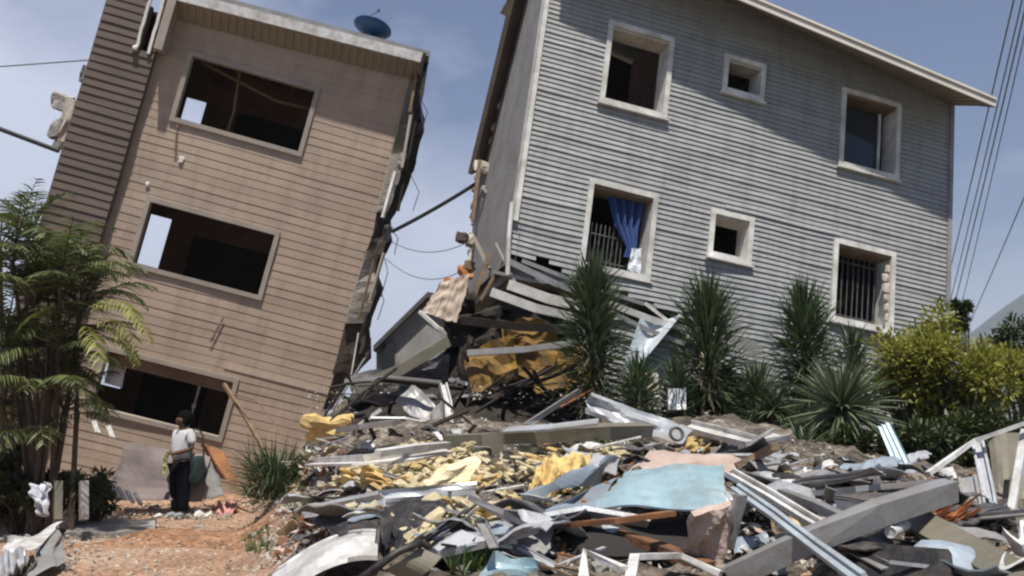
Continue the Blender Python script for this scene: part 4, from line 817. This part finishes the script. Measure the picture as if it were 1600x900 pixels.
# ------------------------------------------------------------------ plants
def blade(b, p, d, ln, wd, droop, segs=3, fold=0, rr=rnd):
    d = d.normalized(); s_ = d.cross(V((0,0,1)))
    if s_.length < .1: s_ = V((1,0,0))
    s_.normalize(); s_ = Matrix.Rotation(rr.uniform(-.8,.8), 3, d) @ s_
    n0 = len(b.v); q = V(p); dd = d.copy()
    for k in range(segs+1):
        t = k/segs; wk = wd*(1-t**1.6)*(.55+.45*min(1, t*4)) + .0008
        b.v += [q - s_*wk, q + s_*wk]; dd = (dd + V((0,0,-droop/segs))).normalized(); q = q + dd*(ln/segs)
    for k in range(segs): a = n0+2*k; b.f.append((a, a+1, a+3, a+2))
def spiky(px, pytop, pybot, y, rw, label, n=650, mk='sword', ln=.42):
    base = at(px, pybot, y); top = at(px, pytop, y); hgt = top.z - base.z
    root = empty('spiky_shrub', base, label, 'shrub', 'columnar spiky shrubs')
    b = MB(); st = []
    for k in range(7): st.append(V((.04*math.sin(k), .04*math.cos(k*1.3), hgt*.9*k/6)))
    b.tube([V((0,0,-1.0))]+st, [.06]+[.05-.005*k for k in range(7)]); b.build('stem', M_['bark'], root)
    b = MB()
    for i in range(n):
        t = rnd.random()**.8; z = hgt*(.02+.86*t); a = rnd.uniform(0, 6.283); prof = math.sin(math.pi*min(1, .35+.60*t))**.5
        el = lerp(.0, 1.25, t**1.2) + rnd.gauss(0,.30); r0 = rw*.40*prof*rnd.random()
        d = V((math.cos(a)*math.cos(el), math.sin(a)*math.cos(el), math.sin(el)))
        blade(b, V((math.cos(a)*r0, math.sin(a)*r0, z)), d, ln*rnd.uniform(.5,1.15), .013, rnd.uniform(.0,.9)*(1-.6*t))
    b.build('leaves', M_[mk], root)
    b = MB()
    for i in range(n//7):
        z = hgt*(.02+.45*rnd.random()); a = rnd.uniform(0, 6.283); el = rnd.uniform(-1.1, .2)
        blade(b, V((0,0,z)), V((math.cos(a)*math.cos(el), math.sin(a)*math.cos(el), math.sin(el))), ln*rnd.uniform(.6,1.1), .014, rnd.uniform(.4,1.4))
    b.build('dead_leaves', M_['dead'], root)
spiky(928, 412, 640, 13.4, .75, 'tall spiky dark shrub left of the others before the ochre wreckage', 1400, ln=.52)
spiky(1110, 450, 650, 13.3, .8, 'tall spiky dark shrub below the small middle window of the grey house', 1400, ln=.52)
spiky(1262, 456, 640, 13.4, .7, 'tall spiky dark shrub just left of the lower right barred window', 1300, ln=.5)
spiky(1338, 525, 650, 13.6, .5, 'short spiky shrub just under the lower right barred window', 420, ln=.4)
spiky(1000, 560, 680, 13.0, .5, 'low spiky shrub between the two leftmost tall spiky shrubs', 420, ln=.34)
spiky(1060, 575, 680, 13.1, .5, 'low spiky shrub left of the foot of the second tall shrub', 420, ln=.34)
spiky(1185, 585, 680, 12.9, .6, 'low dark spiky shrub between two of the tall spiky shrubs', 420, ln=.36)
def rosette(name, px, py, y, ln, label, n=130, mk='agave', flat=.0):
    p = at(px, py, y); root = empty(name, p, label, 'plant', 'rosette plants')
    b = MB()
    for i in range(n):
        a = rnd.uniform(0, 6.283); el = rnd.uniform(-.45, 1.3)
        d = V((math.cos(a)*math.cos(el), math.sin(a)*math.cos(el), math.sin(el))); blade(b, V((0,0,0)), d, ln*rnd.uniform(.7,1.1), .022, rnd.uniform(.1,.7), 5)
    b.build('leaves', M_[mk], root)
    b = MB(); b.tube([(0,0,-p.z+H(p.x,p.y)-.1), (0,0,.05)], [.07,.05]); b.build('stem', M_['bark'], root)
rosette('yucca', 1315, 640, 12.0, .80, 'big yucca with long radiating grey green leaves before the yellow green bush', 330)
rosette('yucca', 1255, 706, 11.2, .42, 'small yucca rosette at the edge of the rubble', 110)
rosette('yucca', 1210, 640, 12.6, .40, 'small green rosette left of the big yucca', 90, 'sword')
def bush(name, px, py, y, rx, rz_, label, n, mk, leaf=.05, cl=26, group=None):
    c = at(px, py, y); base = V((c.x, c.y, H(c.x, c.y))); root = empty(name, base, label, 'bush', group)
    off = c - base; b = MB(); br = MB(); cs = []
    for i in range(cl):
        d = V((rnd.gauss(0,1), rnd.gauss(0,1), rnd.gauss(0,1))).normalized()*rnd.uniform(.12,1)**.6
        cs.append((off + V((d.x*rx, d.y*rx*.8, d.z*rz_)), rnd.uniform(.2,.42)*min(rx, rz_)))
    for q, r_ in cs: br.tube([V((rnd.uniform(-.1,.1),0,-.1)), lerp(V((0,0,0)), q, .5)+V((.05,0,.05)), q], [.035,.02,.008], 5)
    for i in range(n):
        q, r_ = rnd.choice(cs); d = V((rnd.gauss(0,1), rnd.gauss(0,1), rnd.gauss(0,1))).normalized()*r_*rnd.uniform(.3,1.15)
        blade(b, q+d, (d.normalized()+V((rnd.uniform(-.6,.6), rnd.uniform(-.6,.6), rnd.uniform(-.2,.7)))), leaf*rnd.uniform(.7,1.4), leaf*.28, .3, 2)
    br.build('branches', M_['bark'], root); b.build('leaves', M_[mk], root)
bush('leafy_bush', 1478, 585, 12.9, .86, .72, 'large sunlit yellow green bush at the right end of the grey house', 13000, 'bush', .075, 60)
bush('leafy_bush', 1400, 600, 13.0, .35, .38, 'small yellow green bush left of the large sunlit one', 2200, 'bush', .07, 14)
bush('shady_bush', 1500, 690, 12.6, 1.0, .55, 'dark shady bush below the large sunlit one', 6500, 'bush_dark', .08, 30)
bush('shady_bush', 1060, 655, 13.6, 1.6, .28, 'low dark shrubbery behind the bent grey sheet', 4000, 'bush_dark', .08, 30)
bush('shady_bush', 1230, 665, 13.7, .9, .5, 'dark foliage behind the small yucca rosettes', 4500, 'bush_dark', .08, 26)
bush('far_tree', 1600, 545, 19, .55, .55, 'dark tree at the right edge beyond the bush', 2600, 'bush_dark', .10, 18)
bush('shady_bush', 1585, 600, 15, .6, .5, 'dull green bush touching the right edge', 2600, 'bush', .08, 18)
bush('climbing_plant', 1498, 490, 15.0, .16, .42, 'dark climbing plant at the right corner of the grey house', 1100, 'bush_dark', .08, 10)
p0 = at(430, 795, 14.4); p0.z = H(p0.x, p0.y); root = empty('grass_clump', p0, 'tall dark green grassy clump right of the person', 'plant')
b = MB()
for i in range(900):
    a = rnd.uniform(0, 6.283); el = rnd.uniform(.35, 1.5); r0 = .42*rnd.random()
    blade(b, V((math.cos(a)*r0, math.sin(a)*r0, rnd.uniform(0,.5))), V((math.cos(a)*math.cos(el), math.sin(a)*math.cos(el), math.sin(el))), rnd.uniform(.25,.62), .011, rnd.uniform(.3,1.6), 4)
b.build('blades', M_['sword'], root)
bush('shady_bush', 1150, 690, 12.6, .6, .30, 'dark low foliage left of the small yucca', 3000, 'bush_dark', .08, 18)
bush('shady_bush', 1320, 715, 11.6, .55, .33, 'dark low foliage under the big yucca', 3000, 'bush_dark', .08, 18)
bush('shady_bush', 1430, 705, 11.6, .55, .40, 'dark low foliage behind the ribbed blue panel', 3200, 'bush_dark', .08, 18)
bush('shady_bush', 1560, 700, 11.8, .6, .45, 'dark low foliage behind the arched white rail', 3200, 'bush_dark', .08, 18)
rosette('yucca', 1290, 735, 10.4, .30, 'tiny yucca at the front of the planting', 60)
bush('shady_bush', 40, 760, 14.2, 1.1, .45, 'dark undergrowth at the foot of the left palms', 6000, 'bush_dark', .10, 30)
bush('shady_bush', 145, 770, 14.8, .4, .35, 'dark weeds right of the thin palm trunk', 1500, 'bush_dark', .09, 14)
b = MB()
for i in range(260):
    rg = rnd.choice([(930,690,1000,720),(730,870,760,900),(700,865,740,900),(440,740,480,800),(380,820,420,870),(1180,740,1240,770),(460,805,520,830)])
    p = hit(rnd.uniform(rg[0],rg[2]), rnd.uniform(rg[1],rg[3]), .03)
    for k in range(5): blade(b, p, V((rnd.uniform(-.5,.5), rnd.uniform(-.5,.5), 1)), rnd.uniform(.05,.16), .006, .5)
tag(b.build('grass_tufts', M_['grass']), 'sparse green grass tufts among rubble and earth', 'grass', kind='stuff')

def frond(b, bs, p, d, ln, droop, leaf, wd=.018, n=22):
    d = V(d).normalized(); q = V(p); pts = [q.copy()]; dd = d.copy()
    for k in range(n):
        dd = (dd + V((0,0,-droop/n*(.4+1.2*k/n)))).normalized(); q = q + dd*(ln/n); pts.append(q.copy())
        if k > 3:
            s_ = dd.cross(V((0,0,1)));
            if s_.length < .05: s_ = V((1,0,0))
            s_.normalize(); t = k/n; l_ = leaf*math.sin(math.pi*(.12+.86*t))**.7
            for sg in (-1, 1): blade(b, q, s_*sg + dd*.75 + V((0,0,.25+rnd.uniform(-.15,.15))), l_*rnd.uniform(.85,1.1), wd, .9, 3)
    bs.tube(pts, [.016-.012*k/len(pts) for k in range(len(pts))], 4)
def palm(px, pybase, y, crown, label, ntr=5, nf=6, fl=1.3, mk='palm', spread=.5, extra=None, group='palms'):
    base = at(px, pybase, y); base.z = H(base.x, base.y); root = empty('areca_palm' if ntr > 1 else 'slender_palm', base, label, 'palm', None)
    tr = MB(); lv = MB(); rs = MB(); ly = MB()
    for i in range(ntr):
        cx, cy = crown[i % len(crown)]; top = at(cx, cy, y+rnd.uniform(-.4,.4)) - base; b0 = V((rnd.uniform(-1,1)*spread*.3, rnd.uniform(-1,1)*spread*.3, -.05))
        tr.tube([b0, lerp(b0, top, .5)+V((.03,0,0)), top], [.045,.036,.028], 6)
        for k in range(nf):
            a = 6.283*k/nf + rnd.uniform(-.4,.4); el = rnd.uniform(.3,1.4)
            frond(lv, rs, top, (math.cos(a)*math.cos(el), math.sin(a)*math.cos(el), math.sin(el)), fl*rnd.uniform(.75,1.1), rnd.uniform(.8,2.0), .42, .017)
    tr.build('trunk', M_['bark'], root); rs.build('frond_stalks', M_['bark'], root); lv.build('leaves', M_[mk], root)
    if extra:
        for (a, bq, dr, l_) in extra:
            p0 = at(*a) - base; p1 = at(*bq) - base; frond(ly, rs, p0, (p1-p0), l_, dr, .30, .02, 20)
        ly.build('sunlit_leaves', M_['palm_sunlit_yellow'], root)
palm(60, 800, 13.8, [(20,410),(60,400),(95,440),(125,490),(50,480),(10,520),(90,540),(30,590),(70,610),(5,640),(100,640),(45,690),(80,560),(20,470)], 'big clump of areca palms at the left edge', 13, 9, 1.2)
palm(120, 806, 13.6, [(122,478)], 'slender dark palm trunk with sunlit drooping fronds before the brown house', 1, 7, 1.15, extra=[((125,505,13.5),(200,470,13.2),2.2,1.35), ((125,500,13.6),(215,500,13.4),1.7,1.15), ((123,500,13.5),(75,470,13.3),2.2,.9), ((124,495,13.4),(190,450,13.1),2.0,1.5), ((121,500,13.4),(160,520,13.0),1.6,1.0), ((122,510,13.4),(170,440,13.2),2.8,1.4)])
palm(20, 800, 15.2, [(0,385),(45,370),(95,420),(-20,420),(20,560),(75,600)], 'taller areca palms standing further back at the left edge', 6, 8, .9)

# ------------------------------------------------------------------ cables
def cable(pts, r, label, mk='cable', group=None):
    b = MB(); P_ = [V(p) for p in pts]; b.tube(P_, r, 6); return tag(b.build('cable', M_[mk], None), label, 'cable', group)
def sagc(a, c, sag, n=14): return [lerp(V(a), V(c), i/n) - V((0,0,sag*4*(i/n)*(1-i/n))) for i in range(n+1)]
cable(sagc(at(-820,-112,17.0), at(92,236,18.1), .02), .045, 'thick black cable ending at the upper left side of the brown house')
cable(sagc(at(-900,110,30), at(136,94,18.3), .35), .014, 'thin grey cable high at the left edge of the picture', 'cable_grey')
cable(sagc(at(612,362,17.8), at(745,286,17.4), .03), .035, 'thick black cable spanning the gap between the two houses')
cable(sagc(at(612,378,17.8), at(742,372,17), .22), .008, 'thin slack wire under the thick cable in the gap', 'cable_grey')
cable(sagc(at(604,405,17.8), at(735,415,16.6), .3), .008, 'lowest slack wire crossing the gap', 'cable_grey')
cable(sagc(at(590,-20,22), at(612,28,18.4), .01), .012, 'thin grey wire above the blue dish', 'cable_grey')
for i, (x0, x1, dr) in enumerate(((1583, 1480, .022), (1596, 1492, .020), (1604, 1500, .024), (1612, 1512, .018))):
    cable(sagc(at(x0+8, -30, 22+i*.4), at(x1-44, 610, 84), .3, 20), dr, ['leftmost', 'second from the left', 'third from the left', 'rightmost'][i] + ' of the four grey power lines right of the grey house', 'cable_grey', 'power lines at the right')
cable(sagc(at(1625, 250, 24), at(1475, 590, 90), .2), .018, 'faint single power line near the right edge', 'cable_grey')

# ------------------------------------------------------------------ the person
def skin(name, pts, edges, rad, m, parent, sub=2, root=0):
    me = bpy.data.meshes.new(name); me.from_pydata([V(p) for p in pts], edges, []); o = bpy.data.objects.new(name, me); S.collection.objects.link(o)
    o.modifiers.new('s', 'SKIN'); sv = me.skin_vertices[0].data
    for i, r_ in enumerate(rad): sv[i].radius = (r_, r_) if not isinstance(r_, tuple) else r_; sv[i].use_root = (i == root)
    sb = o.modifiers.new('u', 'SUBSURF'); sb.levels = sub; sb.render_levels = sub
    dg = bpy.context.evaluated_depsgraph_get(); nm = bpy.data.meshes.new_from_object(o.evaluated_get(dg)); o.modifiers.clear(); o.data = nm; nm.name = name
    for p in nm.polygons: p.use_smooth = True
    nm.materials.clear(); nm.materials.append(m); o.parent = parent; return o
pf = hit(279, 810, 0, 10); pf.z = H(pf.x, pf.y)
fdir = V((-.62, -.78, 0)).normalized(); ang = math.atan2(fdir.y, fdir.x) + math.pi/2   # local -Y is forward
person = empty('person', Matrix.Translation(pf) @ Matrix.Rotation(ang, 4, 'Z'), 'person in white shirt and black trousers standing with hands together in the yard', 'person')
J = {'pel':(0,0,.92),'waist':(0,.0,1.05),'chest':(0,.01,1.27),'neck':(0,0,1.45),'head0':(0,-.02,1.52),'head':(0,-.04,1.60),'crown':(0,-.03,1.68)}
pts = [(0,0,.90),(0,.0,1.06),(0,.02,1.28),(0,.01,1.42),(0,-.02,1.49),(0,-.045,1.57),(0,-.035,1.645)]
rad = [(.16,.13),(.14,.115),(.175,.12),(.07,.06),(.055,.055),(.092,.102),(.078,.088)]
edges = [(0,1),(1,2),(2,3),(3,4),(4,5),(5,6)]
def chain(start, ps, rs):
    p = start
    for q, r_ in zip(ps, rs): pts.append(q); rad.append(r_); edges.append((p, len(pts)-1)); p = len(pts)-1
for sx in (-1, 1):
    chain(0, [(sx*.10,0,.82),(sx*.10,-.015,.48),(sx*.10,.02,.10),(sx*.11,-.10,.04)], [.095,.062,.045,.035])
    chain(2, [(sx*.17,.02,1.38),(sx*.24,.03,1.12),(sx*.08,-.20,1.04),(sx*.03,-.235,1.03)], [.058,.045,.032,.03])
body = skin('body', pts, edges, rad, M_['skin'], person)
for sx in (-1, 1):
    for k in range(5):
        b0 = V((sx*.03, -.235, 1.03)); a = V((sx*.02-sx*.012*k, -.27-.004*k, 1.045-.018*k)); c = a + V((-sx*(.03 if k else .01), -.012, -.012 if k else .02))
        skin('finger', [b0, lerp(b0, a, .6), a, c], [(0,1),(1,2),(2,3)], [.012,.010,.009,.008], M_['skin'], person, 1)
skin('shirt', [(0,0,.90),(0,.0,1.06),(0,.02,1.27),(0,.015,1.40),(-.18,.02,1.37),(-.235,.03,1.17),(.18,.02,1.37),(.235,.03,1.17)], [(0,1),(1,2),(2,3),(2,4),(4,5),(2,6),(6,7)], [(.215,.17),(.20,.165),(.205,.15),(.09,.08),.088,.075,.088,.075], M_['shirt'], person)
tp = [(0,0,.95),(-.10,0,.83),(-.105,-.01,.48),(-.10,.02,.09),(.10,0,.83),(.105,-.01,.48),(.10,.02,.09)]
skin('trousers', tp, [(0,1),(1,2),(2,3),(0,4),(4,5),(5,6)], [(.205,.165),.145,.105,.088,.145,.105,.088], M_['trousers'], person)
for sx in (-1, 1): skin('shoe', [(sx*.10,.04,.05),(sx*.105,-.06,.05),(sx*.11,-.16,.035)], [(0,1),(1,2)], [.052,.055,.042], M_['shoe'], person)
b = MB(); b.chunk((0,.0,1.60), .122, 3, (.98,1.05,1.2), 3, .08, 1.2); b.chunk((0,.11,1.58), .07, 6, (1,.9,1.1), 2, .1, 1.2); b.v = [v for v in b.v]; hr = b.build('hair', M_['hair'], person, smooth=True); hr.location = (0, .030, .015)
b = MB(); b.chunk((0,-.135,1.565), .016, 3, (1,1.2,1.4), 1, .1); b.build('nose', M_['skin'], person)
for sx in (-1, 1):
    b = MB(); b.chunk((sx*.032,-.122,1.59), .011, 3, (1.4,.6,.8), 1, .1); b.build('eye', M_['black'], person)
    b = MB(); b.chunk((sx*.085,-.03,1.58), .022, 3, (.5,1,1.4), 1, .1); b.build('ear', M_['skin'], person)
b = MB(); b.box((-.025,-.133,1.525), (.025,-.120,1.532)); b.build('mouth', M_['rust'], person)
Mw = Matrix.Translation(pf) @ Matrix.Rotation(ang, 4, 'Z')
root = empty('shoulder_bag', Mw @ V((.27,.14,.74)), 'dark green bag hanging at the hip of the person in the yard', 'bag')
root.rotation_euler = (0, 0, ang)
b = MB(); b.chunk((0,0,.0), .19, 8, (.45,.85,1.15), 3, .3, 1.2); b.build('bag_body', M_['bag'], root, smooth=True)
b = MB(); b.tube([(0,-.12,.2),(-.03,-.16,.42),(-.06,-.08,.70),(-.1,.04,.705),(-.06,.10,.60),(0,.10,.2)], .014); b.build('strap', M_['bag'], root)
b = MB(); b.sheet([Mw @ V(p) for p in ((.04,-.27,1.04),(-.05,-.29,1.05),(-.08,-.30,.72),(.02,-.28,.70))], nu=6, nv=8, th=.006, amp=.06, freq=4, jag=.05)
tag(b.build('cloth', M_['vest'], None), 'lime yellow cloth held in the hands of the person', 'cloth')

# ------------------------------------------------------------------ haze
b = MB(); b.box((-3100, -40, -2.5), (3100, 4100, 420)); hz = b.build('haze', bpy.data.materials.new('haze'), None)
hm = hz.data.materials[0]; hm.use_nodes = True; t = hm.node_tree; t.nodes.clear(); ou = t.nodes.new('ShaderNodeOutputMaterial'); pv = t.nodes.new('ShaderNodeVolumePrincipled')
pv.inputs['Color'].default_value = (.80,.88,1,1); pv.inputs['Density'].default_value = .00030; t.links.new(pv.outputs[0], ou.inputs['Volume'])
tag(hz, 'thin blue haze over the distance', 'haze', kind='stuff')
